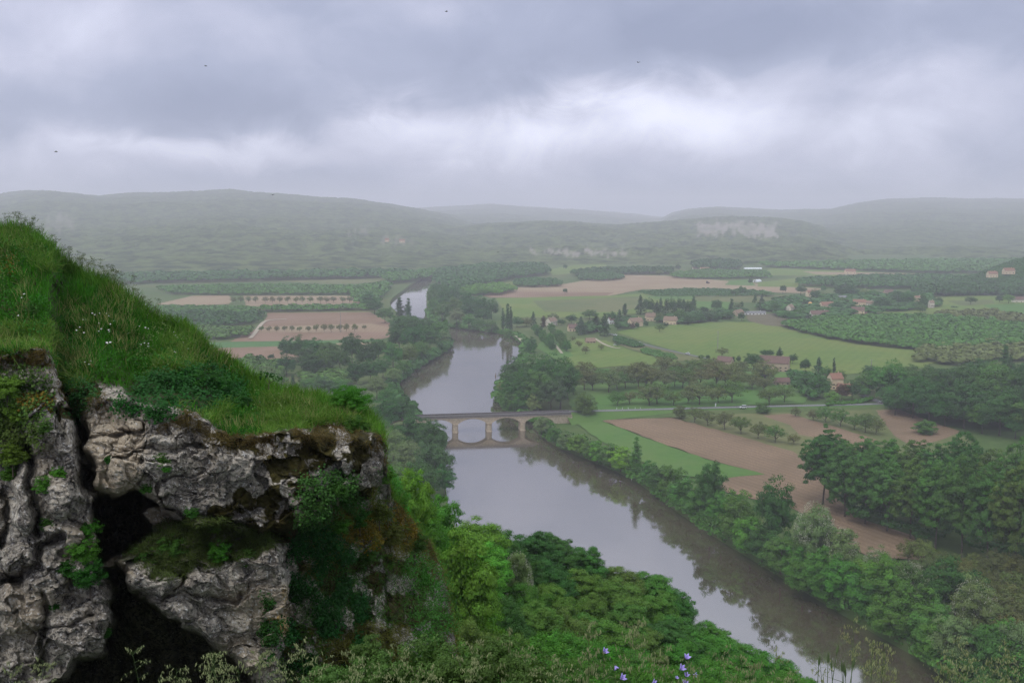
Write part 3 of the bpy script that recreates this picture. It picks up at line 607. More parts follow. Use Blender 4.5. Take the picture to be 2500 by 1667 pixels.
# --- big clump on the right bank upstream of the bridge
CL = [(1262, 968, 92, 78, 'deep green'), (1300, 972, 108, 88, 'deep green'), (1340, 985, 118, 95, 'deep green'), (1368, 1000, 128, 90, 'deep green'), (1318, 1003, 105, 85, 'mid green'), (1285, 1000, 100, 75, 'deep green'), (1250, 990, 70, 62, 'deep green'), (1345, 1010, 90, 80, 'blue green'), (1238, 1002, 44, 44, 'mid green', 'bush'),
 (1272, 1004, 52, 46, 'mid green', 'bush'), (1306, 1008, 56, 40, 'pale green', 'bush'), (1230, 985, 36, 34, 'bright green', 'bush'), (1225, 962, 30, 30, 'olive brown', 'walnut'), (1385, 975, 90, 60, 'mid green')]
row_trees([list(s) for s in CL], 'broad', 'in the big clump above the bridge', 'the big dark clump of trees beside the bridge')
row_trees([(1297, 862, 38, 34, 'deep green'), (1228, 808, 54, 11, 'dark green', 'poplar'), (1240, 811, 68, 15, 'dark green', 'poplar'), (1247, 808, 58, 11, 'dark green', 'poplar'), (1240, 826, 20, 22, 'mid green'), (1228, 818, 16, 18, 'mid green')], 'bush', 'by the bend with the poplars', 'trees at the bend by the pair of poplars')
AV = along([(1304, 812), (1352, 858)], 9, (24, 34), .75, ['mid green', 'mid green', 'deep green'], (1, 1)); row_trees(AV, 'bush', 'in the left line of the avenue', 'small trees in the left line of the avenue')
AV = along([(1342, 806), (1386, 862)], 9, (20, 34), .8, ['mid green', 'mid green', 'deep green'], (1, 1)); row_trees(AV, 'bush', 'in the right line of the avenue', 'small trees in the right line of the avenue')
row_trees([(1413, 850, 18, 18, 'olive brown'), (1430, 866, 22, 22, 'olive brown'), (1398, 834, 14, 16, 'olive brown'), (1467, 856, 16, 18, 'brownish'), (1610, 812, 22, 26, 'olive green'), (1508, 848, 12, 14, 'deep green')], 'walnut', 'on the meadow by the avenue', 'small fruit trees on the meadow by the avenue', noun='fruit tree')
# --- left bank upstream
LT = [(976, 782, 54, 25, 'dark green', 'poplar'), (997, 782, 52, 19, 'dark green', 'poplar'), (900, 752, 40, 36, 'deep green'), (915, 768, 42, 42, 'deep green'), (940, 790, 40, 40, 'mid green'), (985, 802, 34, 34, 'mid green'), (980, 825, 56, 58, 'deep green'), (1012, 828, 58, 58, 'deep green'), (1045, 838, 60, 56, 'deep green'), (1072, 842, 60, 50, 'mid green'), (1085, 846, 40, 32, 'grey green'),
 (975, 862, 74, 60, 'deep green'), (1010, 865, 72, 60, 'deep green'), (1050, 858, 60, 56, 'deep green'), (1030, 882, 50, 46, 'mid green'), (1000, 895, 54, 46, 'olive green'), (960, 902, 66, 54, 'mid green'), (925, 890, 66, 52, 'deep green'), (895, 905, 74, 56, 'dark green'), (860, 895, 80, 60, 'dark green'), (935, 925, 52, 50, 'deep green'), (985, 918, 40, 40, 'mid green'), (960, 940, 44, 46, 'grey green'), (905, 935, 56, 52, 'deep green'), (870, 940, 60, 52, 'dark green'),
 (700, 882, 58, 40, 'deep green'), (728, 885, 66, 56, 'deep green'), (765, 888, 62, 56, 'deep green'), (750, 900, 54, 60, 'blue green'), (800, 890, 58, 56, 'olive green'), (700, 918, 52, 50, 'dark green'), (760, 920, 60, 60, 'dark green'), (830, 915, 66, 56, 'deep green'), (790, 912, 56, 56, 'olive green'), (662, 880, 16, 16, 'dark green'),
 (716, 958, 42, 16, 'dark green', 'cypress'), (752, 965, 44, 46, 'mid green'), (790, 975, 58, 60, 'blue green'), (830, 972, 52, 50, 'mid green'), (840, 985, 44, 50, 'deep green'), (880, 985, 50, 50, 'grey green'), (920, 975, 56, 50, 'grey green'), (945, 990, 44, 44, 'mid green'), (890, 1000, 40, 50, 'olive green'), (610, 930, 36, 50, 'olive brown'), (650, 935, 38, 56, 'olive brown')]
LT.sort(key=lambda s: s[1])
row_trees([list(s) for s in LT], 'broad', 'from the back on the left bank', 'trees on the left bank above the bridge', side='')
row_trees([(900, 1068, 60, 60, 'grey green'), (940, 1055, 90, 80, 'deep green'), (985, 1045, 74, 66, 'deep green'), (930, 1110, 90, 80, 'mid green'), (960, 1135, 90, 75, 'grey green'), (1010, 1110, 100, 90, 'deep green'), (1055, 1120, 100, 80, 'deep green'), (1000, 1175, 100, 90, 'grey green'), (1060, 1200, 130, 95, 'blue green'), (1085, 1215, 80, 60, 'deep green'), (1030, 1230, 110, 90, 'deep green'), (970, 1230, 100, 90, 'mid green')], 'broad', 'on the near bank by the bridge', 'tall trees on the near bank left of the bridge', z=LAND-1)
# --- right bank upstream woods
UT = [(1062, 728, 38, 34, 'deep green'), (1055, 748, 44, 30, 'mid green'), (1060, 770, 42, 34, 'mid green'), (1082, 735, 42, 36, 'deep green'), (1085, 760, 52, 46, 'deep green'), (1080, 788, 50, 44, 'mid green'), (1108, 745, 44, 40, 'deep green'), (1110, 775, 50, 44, 'mid green'), (1115, 796, 44, 40, 'grey green'), (1140, 760, 46, 40, 'deep green'), (1145, 785, 52, 44, 'deep green'), (1145, 803, 36, 36, 'mid green'), (1175, 770, 46, 44, 'deep green'), (1180, 795, 44, 44, 'deep green'),
 (1200, 780, 50, 36, 'deep green'), (1170, 808, 30, 34, 'mid green'), (1200, 808, 26, 30, 'mid green'), (1120, 730, 26, 40, 'mid green'), (1150, 725, 22, 36, 'bright green'), (1180, 722, 20, 34, 'bright green')]
UT.sort(key=lambda s: s[1])
row_trees([list(s) for s in UT], 'broad', 'from the back on the wooded point upstream', 'trees on the wooded point of the right bank upstream', side='')
# --- left bank row of small field trees
FT = [(638 + i*19.0 + random.uniform(-2, 2), 811+random.uniform(-.5, .5), 15 if i < 7 else 20, 16 if i < 7 else 18, 'olive brown') for i in range(13)] + [(890, 805, 12, 14, 'olive brown')]
row_trees(FT, 'walnut', 'in the reddish field', 'small trees in the line across the reddish field', noun='small round tree')
FT = [(570 + i*19.0 + random.uniform(-3, 3), 741+random.uniform(-.6, .6), 17, 17, 'olive brown') for i in range(16)]
row_trees(FT, 'walnut', 'on the pale strip far left', 'small trees in the line on the pale strip', noun='small hazy tree')
# --- pine grove and village trees
PG = along([(1560, 768), (1700, 764)], 12, (44, 42), .62, ['dark green', 'dark green', 'deep green'], (3, 3), ['conifer', 'broad', 'conifer'])
row_trees(PG, 'conifer', 'in the pine grove', 'dark trees of the pine grove', noun='pine')
HG = [(1262, 800, 26, 30, 'deep green'), (1285, 798, 22, 34, 'olive brown'), (1302, 795, 34, 20, 'deep green', 'conifer'), (1327, 800, 30, 14, 'purple brown', 'cypress'), (1350, 785, 20, 30, 'brownish', 'walnut'), (1370, 795, 16, 24, 'deep green'), (1395, 790, 22, 30, 'dark green'), (1418, 818, 46, 34, 'blue green', 'conifer'), (1440, 780, 24, 40, 'olive green'), (1455, 808, 40, 22, 'dark green', 'cypress'), (1475, 822, 58, 34, 'dark green', 'conifer'), (1492, 790, 30, 26, 'deep green'), (1512, 795, 40, 26, 'blue green', 'conifer'), (1525, 770, 30, 14, 'dark green', 'cypress'),
 (1508, 806, 20, 20, 'dark green'), (1545, 805, 16, 16, 'purple brown'), (1555, 804, 18, 12, 'dark green'), (1577, 800, 18, 14, 'dark green'), (1610, 785, 22, 24, 'olive green'), (1622, 800, 14, 22, 'dark green'), (1660, 785, 30, 30, 'mid green'), (1680, 795, 28, 26, 'dark green'), (1705, 790, 26, 30, 'deep green'), (1718, 770, 22, 24, 'dark green'), (1748, 765, 34, 30, 'deep green'), (1735, 785, 26, 36, 'blue green'), (1750, 788, 22, 22, 'dark green'), (1785, 768, 38, 13, 'dark green', 'cypress'), (1782, 782, 22, 24, 'deep green'), (1800, 755, 16, 20, 'olive brown'), (1810, 784, 22, 18, 'dark green'), (1810, 754, 18, 10, 'dark green'), (1843, 740, 24, 14, 'dark green', 'conifer'), (1860, 742, 26, 15, 'dark green', 'conifer'), (1855, 758, 24, 7, 'dark green', 'cypress'),
 (1890, 768, 34, 30, 'mid green'), (1790, 722, 14, 14, 'dark green'), (1812, 720, 22, 22, 'deep green'), (1870, 724, 14, 44, 'mid green'), (1911, 718, 22, 18, 'dark green'), (1955, 720, 24, 26, 'deep green'), (1925, 785, 26, 40, 'deep green'), (1950, 775, 22, 30, 'mid green'), (1990, 735, 28, 28, 'dark green'), (2010, 716, 20, 14, 'mid green'), (2050, 728, 32, 30, 'dark green'), (2076, 728, 32, 36, 'dark green'), (2110, 724, 20, 22, 'pale green'), (2044, 762, 26, 28, 'blue green'), (2070, 764, 18, 18, 'dark green'), (2060, 745, 20, 30, 'olive green'), (2130, 728, 20, 30, 'mid green'), (2150, 757, 32, 44, 'dark green'), (2190, 745, 36, 34, 'blue green'), (2215, 748, 38, 34, 'deep green'), (2175, 752, 20, 26, 'mid green'), (2252, 762, 44, 26, 'deep green'), (2248, 766, 24, 30, 'olive green'), (2290, 745, 20, 22, 'dark green'),
 (2330, 752, 5, 16, 'dark green'), (2370, 745, 22, 28, 'olive green'), (2440, 740, 20, 22, 'dark green'), (2462, 742, 24, 28, 'bright green'), (1385, 715, 1, 1, 'mid green')][:-1]
HG.sort(key=lambda s: s[0])
row_trees([list(s) for s in HG], 'broad', 'among the hamlet gardens', 'garden trees scattered round the hamlet houses', noun='garden tree')
row_trees([(1379, 718, 14, 13, 'deep green'), (1655, 662, 16, 16, 'dark green'), (1610, 672, 12, 20, 'olive brown'), (1380, 658, 12, 12, 'dark green'), (1832, 694, 14, 13, 'dark green')], 'broad', 'standing alone on the far plain', 'single trees on the far plain', noun='lone tree')
# --- woods and orchards too many to count
def low_crown(n=46, flat=.8):
    d = rand_dirs(n); d[:, 2] = np.abs(d[:, 2])*.8+.1*d[:, 2]; P = d*np.array([.5, .5, .5*flat])*rng.uniform(.8, 1.1, (n, 1))+np.array([0, 0, .55])
    return leaf_quads(P, d, .34, .75, .8)
LOW = [low_crown() for _ in range(6)]; LOWF = [low_crown(90) for _ in range(6)]
def fine_crown():
    d = rand_dirs(26); d[:, 2] = np.abs(d[:, 2])*.8+.15*d[:, 2]; C = d*np.array([.38, .38, .32])+np.array([0, 0, .55]); e = rand_dirs(26*16); e[:, 2] = np.abs(e[:, 2])*.8; e += np.repeat(d, 16, 0)*.5; e /= np.linalg.norm(e, axis=1, keepdims=True)
    return leaf_quads(np.repeat(C, 16, 0)+e*rng.uniform(.09, .16, (26*16, 1)), e, .10, .75, .7)
LOWX = [fine_crown() for _ in range(6)]
def wood(name, label, pts, hs, ws, c, fine=False, z=LAND, cat='trees'):
    VV = []; FF = []; b = 0
    for (x, y), h, wd in zip(pts, hs, ws):
        V, F = random.choice(LOWX if fine == 2 else LOWF if fine else LOW); a = random.uniform(0, 6.28); ca, sa = math.cos(a), math.sin(a)
        Q = V.copy(); Q[:, 0], Q[:, 1] = (V[:, 0]*ca-V[:, 1]*sa)*wd+x, (V[:, 0]*sa+V[:, 1]*ca)*wd+y; Q[:, 2] = V[:, 2]*h+(z(x, y) if callable(z) else z)
        VV.append(Q); FF.append(F+b); b += len(Q)
    o = mk(name, np.concatenate(VV), np.concatenate(FF), LEAF, colr=COLS[c]); return tag(o, label, cat, kind='stuff')
def scatter_poly(px, spacing, jit=.5, rot=None):
    P = [at(u, v, LAND) for u, v in px]; xs = [p.x for p in P]; ys = [p.y for p in P]; cx, cy = sum(xs)/len(xs), sum(ys)/len(ys)
    rot = rng.uniform(0, 1.5) if rot is None else rot; R_ = max(max(xs)-min(xs), max(ys)-min(ys))*.75; sx, sy = (spacing, spacing) if np.isscalar(spacing) else spacing
    gx, gy = np.meshgrid(np.arange(-R_, R_, sx), np.arange(-R_, R_, sy)); gx = gx.ravel()+rng.uniform(-1, 1, gx.size)*jit*sx/2; gy = gy.ravel()+rng.uniform(-1, 1, gy.size)*jit*sy/2
    X = cx+gx*math.cos(rot)-gy*math.sin(rot); Y = cy+gx*math.sin(rot)+gy*math.cos(rot)
    s = sdist(X, Y, [(p.x, p.y) for p in P]); k = s < 0; return np.stack([X[k], Y[k]], 1)
HPOS = [at(u, v, LAND) for u, v in [(1551, 795), (1588, 783), (1637, 791), (1492, 790), (1802, 770), (1842, 768), (1929, 757), (2000, 775), (2018, 750), (2058, 733), (2098, 745), (2122, 745), (2094, 768), (1980, 725), (2169, 720), (2240, 735), (2273, 752), (1890, 905), (1908, 939), (2038, 948), (2062, 962), (1978, 742)]]
def pwood(name, label, px, spacing, h, c, fine=False, jit=.7, rot=None, wr=1.25):
    pts = scatter_poly(px, spacing, jit, rot)
    if name == 'garden_shrubs' and len(pts):
        for q in HPOS: pts = pts[~((np.abs(pts[:, 0]-q.x*pts[:, 1]/q.y) < 13) & (pts[:, 1] < q.y+9) & (pts[:, 1] > q.y-75))]
    pts = pts; n = len(pts)
    if n == 0: return
    s = min(spacing) if not np.isscalar(spacing) else spacing
    return wood(name, label, pts, h*rng.uniform(.75, 1.25, n), s*wr*rng.uniform(.85, 1.3, n), c, fine)
pwood('walnut_plantation', 'dense green walnut plantation right of the yellow green meadow', [(1905, 798), (2010, 785), (2140, 778), (2290, 780), (2420, 790), (2520, 800), (2600, 815), (2500, 850), (2300, 862), (2235, 857), (2100, 842), (1990, 822)], 9.5, 9, 'mid green', True)
pwood('orchard', 'brownish orchard edge in front of the plantation', [(2250, 858), (2350, 848), (2480, 830), (2560, 850), (2500, 880), (2330, 893), (2230, 885)], 10, 8, 'olive brown', True)
pwood('orchard', 'brownish grove behind the plantation', [(2290, 775), (2430, 772), (2500, 785), (2560, 800), (2430, 795), (2330, 785)], 11, 11, 'brownish', True)
pwood('hedge', 'dark clipped hedge beside the lane through the meadows', [(1497, 828), (1510, 826), (1565, 842), (1572, 848), (1550, 850), (1500, 838)], 2.6, 3.5, 'deep green', True)
pwood('hedge', 'long low hedge across the lower meadow', [(1565, 856), (1580, 853), (1640, 868), (1652, 878), (1630, 880), (1570, 864)], 3, 2.6, 'mid green', True)
pwood('hedge', 'clipped hedge at the road junction', [(2020, 990), (2100, 982), (2128, 975), (2130, 980), (2100, 987), (2020, 993)], 2.0, 3.0, 'fresh green', True)
pwood('garden_shrubs', 'hedges and shrubs between the hamlet houses on the left', [(1400, 800), (1500, 785), (1640, 775), (1800, 760), (1830, 768), (1700, 790), (1560, 802), (1430, 815)], 13, 7, 'dark green', True)
pwood('garden_shrubs', 'hedges and shrubs between the hamlet houses on the right', [(1850, 755), (1900, 735), (2100, 722), (2260, 722), (2290, 750), (2150, 765), (2000, 782), (1920, 778)], 17, 8, 'deep green', True)
pwood('garden_shrubs', 'garden thicket round the farmhouse and its outbuilding', [(1830, 930), (1870, 915), (1960, 925), (2060, 950), (2130, 955), (2110, 978), (2010, 985), (1940, 965), (1860, 945)], 7, 8, 'deep green', True)
pwood('wood', 'woods on the left plain behind the grassy shoulder', [(-200, 860), (300, 845), (340, 870), (-150, 880)], 10, 12, 'deep green')
pwood('wood', 'trees on the left plain close under the cliff', [(0, 990), (420, 965), (600, 985), (560, 1000), (100, 1015)], 9, 11, 'mid green', True)
pwood('vine_rows', 'low green planting on the dry field behind the pine grove', [(1560, 715), (1680, 706), (1830, 710), (1880, 716), (1850, 724), (1600, 724)], (9, 5), 4, 'deep green', rot=.1)
pwood('orchard', 'round dark orchard block on the far tilled field', [(1255, 693), (1300, 686), (1365, 690), (1368, 700), (1300, 703), (1260, 701)], 9, 10, 'deep green')
pwood('orchard', 'dark orchard block left of the far tilled field', [(1415, 678), (1470, 672), (1520, 676), (1520, 684), (1470, 687), (1415, 685)], 9, 9, 'deep green')
pwood('wood', 'hedgerow wood behind the far tilled field', [(1395, 672), (1440, 664), (1530, 662), (1640, 662), (1640, 670), (1500, 672), (1400, 676)], 11, 13, 'dark green')
pwood('wood', 'olive grove behind the far tilled field, right of centre', [(1640, 672), (1720, 664), (1870, 668), (1880, 680), (1700, 682), (1645, 680)], 10, 9, 'mid green')
pwood('wood', 'dark wood at the foot of the cliff hill', [(1690, 652), (1760, 645), (1810, 650), (1800, 660), (1700, 662)], 12, 18, 'dark green')
pwood('wood', 'long dark belt of trees across the far right plain', [(1950, 690), (2100, 682), (2280, 680), (2420, 688), (2380, 705), (2200, 706), (2050, 704), (1950, 700)], 12, 12, 'deep green')
pwood('wood', 'dark trees behind the hamlet on the right', [(2230, 712), (2300, 706), (2400, 712), (2520, 715), (2520, 732), (2420, 722), (2300, 726), (2230, 724)], 10, 15, 'dark green')
pwood('wood', 'hazy woods along the foot of the far right hills', [(1850, 650), (2050, 645), (2300, 640), (2560, 640), (2560, 664), (2300, 668), (2100, 662), (1900, 655)], 17, 13, 'mid green')
pwood('wood', 'broad wood on the right bank far upstream', [(1070, 670), (1180, 655), (1330, 655), (1340, 672), (1230, 686), (1160, 705), (1100, 716), (1062, 690)], 13, 16, 'deep green')
pwood('wood', 'wood between the far river bend and the hill', [(930, 682), (1010, 672), (1130, 660), (1140, 666), (1070, 676), (1000, 690), (960, 694)], 13, 14, 'mid green')
pwood('wood', 'bank wood left of the far river reach', [(850, 712), (900, 702), (955, 697), (945, 712), (925, 735), (910, 762), (870, 740)], 12, 11, 'mid green')
pwood('wood', 'thin poplar plantation above the wooded point', [(1120, 705), (1230, 700), (1260, 712), (1220, 722), (1130, 720)], (9, 9), 10, 'bright green')
pwood('orchard', 'hazy orchard blocks across the far left plain', [(380, 706), (600, 700), (870, 704), (880, 720), (600, 722), (420, 720)], (13, 9), 8, 'mid green', rot=0.05)
pwood('orchard', 'dark orchard block behind the grassy slope', [(400, 772), (480, 768), (590, 775), (640, 768), (630, 790), (560, 800), (430, 800)], 9, 9, 'dark green')
pwood('orchard', 'dull green orchard above the dark block', [(330, 752), (520, 750), (640, 755), (600, 768), (420, 766)], (10, 8), 5, 'mid green')
pwood('orchard', 'olive orchard beside the pale track', [(400, 812), (520, 806), (610, 808), (606, 822), (520, 832), (430, 830)], 10, 8, 'olive green')
pwood('wood', 'shrub line above the reddish field', [(640, 756), (900, 752), (915, 758), (650, 763)], 9, 8, 'mid green')
pwood('wood', 'hazy tree belt under the left hill', [(100, 690), (400, 676), (900, 668), (1000, 668), (940, 680), (500, 690), (120, 700)], 17, 14, 'deep green')
pwood('orchard', 'olive copse at the foot of the grassy slope', [(560, 905), (600, 892), (690, 898), (690, 950), (640, 962), (580, 940)], 8, 11, 'olive green', True)
pwood('wood', 'bushes along the field edge below the left bank wood', [(680, 945), (760, 905), (860, 915), (860, 945), (760, 945), (720, 918)], 9, 7, 'olive green', True)
pwood('wood', 'undergrowth under the plane trees', [(2020, 1235), (2560, 1290), (2560, 1420), (2300, 1345), (2100, 1285)], 9, 9, 'dark green', 2)
pwood('wood', 'undergrowth in the wood by the junction', [(2150, 985), (2240, 940), (2560, 940), (2560, 1060), (2350, 1045), (2180, 1005)], 9, 12, 'dark green', True)
def bank(line, y0, y1, off, lb, c, h=6):
    pts = []; hs = []
    for a, b_ in zip(line[:-1], line[1:]):
        d = b_-a; n_ = max(1, int(d.length/1.3)); nrm = Vector((d.y, -d.x, 0)).normalized()*off
        for i in range(n_):
            p = a.lerp(b_, random.random())
            if y0 < p.y < y1: q = p+nrm*random.uniform(-1.5, 6); pts.append((q.x, q.y)); hs.append(h*random.uniform(.5, 1.3)*(1 if random.random() < .85 else 1.5))
    wood('bank_scrub', lb, pts, np.array(hs), np.array(hs)*rng.uniform(.8, 1.3, len(hs)), c, 2 if y0 < 690 and off < 0 else True, z=-1.0)
bank(rb, 200, 662, -1, 'green scrub overhanging the water below the bridge on the right bank', 'mid green', 7)
bank(rb, 690, 1500, -1, 'hazy scrub along the right bank upstream of the bridge', 'mid green', 6)
bank(lb, 600, 1350, 1, 'dark scrub along the left bank upstream of the bridge', 'deep green', 7)
# undergrowth on the right knoll
def knoll(px, n, h, c, label):
    P = np.array([[random.random(), random.random()] for _ in range(n)]); pts = []; zs = []
    for a, b_ in P:
        i = a*(len(px)-1); k = min(int(i), len(px)-2); t = i-k; u = px[k][0]*(1-t)+px[k+1][0]*t; vt = px[k][1]*(1-t)+px[k+1][1]*t
        v = vt+(722-vt)*b_; D = 1900-b_*150; p = pt(u, v, D); pts.append((p.x, p.y)); zs.append(p.z)
    VV = []; FF = []; b0 = 0
    for (x, y), zq in zip(pts, zs):
        V, F = random.choice(LOWF); Q = V*np.array([17, 17, h])+np.array([x, y, zq-h*.35]); VV.append(Q); FF.append(F+b0); b0 += len(Q)
    tag(mk('wood', np.concatenate(VV), np.concatenate(FF), LEAF, colr=COLS[c]), label, 'trees', kind='stuff')
knoll([(2300, 705), (2345, 690), (2400, 674), (2440, 660), (2470, 648), (2500, 640), (2600, 615)], 700, 17, 'dark green', 'dark wood covering the knoll on the right')
# ------------------------------------------------------------------ near hillside below the viewpoint
SIL = [(-400, 1250), (850, 1150), (900, 1130), (960, 1130), (1040, 1195), (1100, 1255), (1180, 1278), (1300, 1300), (1380, 1318), (1440, 1345), (1500, 1375), (1600, 1412), (1680, 1458), (1750, 1535), (1850, 1585), (1960, 1640), (2080, 1720), (2400, 1900), (3200, 2300)]
DSL = [(-400, 60), (900, 55), (1000, 60), (1150, 85), (1350, 115), (1700, 125), (2000, 105), (2500, 80), (3200, 70)]
def crown_tan(r, y):
    u = 1250+r*FPX*.975; S = np.interp(u, *zip(*SIL)); D = np.interp(u, *zip(*DSL)); s = np.clip((y-28)/(D-28), 0, 1)**.8
    v = 1800+(S-1800)*s; return v, D
def hill_z(x, y):
    r = x/y; v, D = crown_tan(r, y); cy = (833.5-v)/FPX; c_, s_ = math.cos(PITCH), math.sin(PITCH); t = (-s_+cy*c_)/(c_+cy*s_)
    th = 2.5+4.5*np.clip((y-28)/60, 0, 1)
    z = CZ+t*y-th; over = np.maximum(0, y-D); z = z-over*.42-over**2*.0002
    return np.maximum(z, LAND-6)
ys = np.concatenate([np.linspace(7, 40, 30), np.linspace(41, 140, 60), np.linspace(145, 460, 60)]); rs = np.linspace(-.8, 1.0, 220)
Yg, Rg = np.meshgrid(ys, rs, indexing='ij'); Xg = Rg*Yg; Zg = hill_z(Xg, Yg)
Zg = Zg+fbm(np.stack([Xg.ravel()/9, Yg.ravel()/9, 0*Xg.ravel()], 1), 4, 8).reshape(Xg.shape)*.9
idx = np.arange(Xg.size).reshape(Xg.shape); F = np.stack([idx[:-1, :-1], idx[:-1, 1:], idx[1:, 1:], idx[1:, :-1]], -1).reshape(-1, 4)
UNDER = fieldmat('hillside_soil', (.035, .055, .018), (.06, .08, .03), .8)
hs_ = mk('hillside', np.stack([Xg, Yg, Zg], -1).reshape(-1, 3), F, UNDER, smooth=True); tag(hs_, kind='structure')
# ------------------------------------------------------------------ cliff with the grassy shoulder
SKYL = [(-700, 420), (-260, 520), (-100, 545), (0, 558), (32, 567), (96, 586), (112, 604), (159, 640), (223, 678), (271, 706), (319, 742), (367, 770), (446, 805), (494, 838), (526, 870), (574, 895), (600, 915), (627, 936), (678, 962), (740, 972), (803, 978), (850, 1000), (905, 1020), (925, 1045), (940, 1066), (944, 1095), (946, 1128), (952, 1190), (985, 1250), (1030, 1310), (1068, 1360), (1090, 1420), (1105, 1500), (1120, 1640), (1140, 1800)]
EDGE = [(-700, 900), (-100, 900), (0, 860), (40, 855), (120, 850), (142, 920), (160, 960), (204, 958), (236, 946), (290, 952), (330, 985), (400, 1000), (462, 1000), (500, 1022), (560, 1058), (640, 1062), (700, 1045), (800, 1035), (880, 1040), (925, 1062), (940, 1085)]
ug = np.arange(-500, 1201, 2.0); nv = 640; tg = np.linspace(0, 1, nv)
skv = np.interp(ug, *zip(*SKYL)); skv = np.convolve(np.pad(skv, 3, mode='edge'), np.ones(7)/7, 'valid') + 7*fbm(np.stack([ug/34, 0*ug, 0*ug], 1), 4, 3)*(ug < 930) + (ug > 944)*14*fbm(np.stack([ug/28, 0*ug, 0*ug], 1), 3, 6)
U = np.broadcast_to(ug, (nv, len(ug))).copy(); VB = 1830.0
V_ = skv[None, :]+(VB-skv[None, :])*tg[:, None]
edge = np.interp(ug, *zip(*EDGE)); edge = np.maximum(edge, skv+2)[None, :]
uf, vf = U.ravel(), V_.ravel()
sc_ = 22/FPX  # metres per px near the face
Wd = np.stack([uf*sc_, vf*sc_, 0*uf], 1)
wob = fbm(Wd*1.6, 4, 21)*16; wob2 = fbm(Wd*1.6+31, 4, 25)*16
uw, vw = uf+wob, vf+wob2
def PM(poly, a=-8, b=8, warp=True):
    return sm(-(sdist(uw, vw, poly) if warp else sdist(uf, vf, poly)), a, b)
CAVE1 = [(222, 1205), (336, 1200), (395, 1230), (352, 1262), (372, 1285), (366, 1305), (312, 1330), (262, 1372), (240, 1362), (228, 1300), (212, 1250), (208, 1215)]
CAVE2 = [(250, 1366), (297, 1366), (302, 1402), (314, 1442), (344, 1466), (386, 1475), (408, 1502), (446, 1520), (446, 1544), (488, 1556), (518, 1573), (554, 1600), (582, 1622), (640, 1700), (760, 1840), (20, 1840), (60, 1735), (113, 1670), (179, 1637), (222, 1618), (255, 1594), (264, 1566), (283, 1536), (280, 1503), (262, 1422)]
LEFTB = [(-500, 700), (30, 850), (142, 845), (150, 960), (185, 1010), (200, 1110), (222, 1200), (214, 1260), (236, 1360), (262, 1425), (280, 1503), (283, 1536), (262, 1566), (253, 1594), (220, 1618), (179, 1637), (113, 1669), (40, 1760), (0, 1840), (-500, 1840)]
BLOCKA = [(204, 950), (300, 940), (470, 990), (560, 1050), (700, 1040), (930, 1045), (965, 1110), (925, 1200), (860, 1215), (760, 1270), (690, 1298), (600, 1300), (520, 1290), (480, 1300), (440, 1268), (400, 1234), (338, 1202), (222, 1206), (205, 1130)]
BLOCKC = [(298, 1370), (400, 1270), (545, 1258), (690, 1310), (710, 1450), (700, 1560), (690, 1660), (720, 1840), (640, 1700), (580, 1622), (518, 1573), (446, 1540), (408, 1500), (342, 1465), (306, 1430)]
D = np.full(uf.shape, 22.6)
eg = np.broadcast_to(edge, U.shape).ravel(); sk = np.broadcast_to(skv[None, :], U.shape).ravel()
tt = np.clip((eg-vf)/np.maximum(eg-sk, 4), 0, 1); hgt = np.clip((eg-sk)/350, 0, 1)
grassm = sm(eg+wob*.6-vf, -10, 10)
Db = PM(BLOCKA, -5, 22); Dl = PM(LEFTB, -3, 16); Dc_ = PM(BLOCKC, -6, 20)
D -= Db*(1.3+.5*sm(vf, 1000, 1150)); D -= Dl*2.2; D -= Dc_*(1.8-.2*sm(vf, 1450, 1700))
D -= 1.0*sm(vf, 1380, 1700)*sm(uf, 620, 760)
D += 7.0*sm(uf, 900, 1100)*sm(vf, 1130, 1300)-4.0*sm(vf, 1300, 1750)*sm(uf, 850, 1050)
D += .9*np.clip((uf-700)/240, 0, 1)**2
D += .012*(uf-400)*(uf > 400)*(uf < 1141)*.3
gr = grassm*(.25+5.4*tt*hgt+2.0*tt)
D += gr
# ledge on the lower block
led = PM([(298, 1366), (330, 1318), (400, 1268), (545, 1252), (700, 1300), (680, 1345), (600, 1368), (500, 1380), (400, 1410), (330, 1400)], -6, 18)
D += led*np.clip((1400-vf)/140, 0, 1)*1.1
# joints, bedding and facets
P3 = np.stack([(uf-1250)/FPX*22, D*.6, (833-vf)/FPX*22], 1)
rockm = 1-grassm
f0 = fbm(P3*.7+50, 3, 18)
wp = np.stack([fbm(P3*1.1, 3, 4), fbm(P3*1.1+9, 3, 5), fbm(P3*1.1+19, 3, 6)], 1)*.06
fa, ga = facets(P3+wp, np.array([.75, .6, .95]), 5, .5, .42); fb, gb = facets(P3+wp*.6, np.array([1.7, 1.4, 2.6]), 15, .30, .15); fc, gc = facets(P3+wp*.4, np.array([4.5, 3.5, 6.5]), 25, .11, .05); fd, gd = facets(P3, np.array([13, 9, 16]), 35, .045, .02)
D += rockm*(fa+fb+fc+fd)
crk = sm(fbm(P3*.8+9, 3, 16), -.1, .3)
D += rockm*((.06*np.exp(-(ga/.02)**2))*crk+.04*crk*np.exp(-(gb/.05)**2)+.03*crk*np.exp(-(gc/.06)**2))
D += rockm*(f0*.15+fbm(P3*2.2, 5, 33, .55)*.04+fbm(P3*8, 4, 41, .65)*.02)
D += grassm*(fbm(P3*1.3, 4, 51)*.30+np.abs(fbm(P3*4.5, 3, 52))*.16)
def groove(line, w_, dp, ww=.35):
    global D
    q = sdist(uf+wob*ww, vf+wob2*ww, line, False); D = D+dp*np.exp(-(q/w_)**2)
groove([(140, 850), (150, 930), (172, 985), (186, 1030), (192, 1080), (200, 1130), (214, 1190)], 11, 2.2)
groove([(215, 1080), (260, 1062), (330, 1055), (345, 1040)], 5, .35)
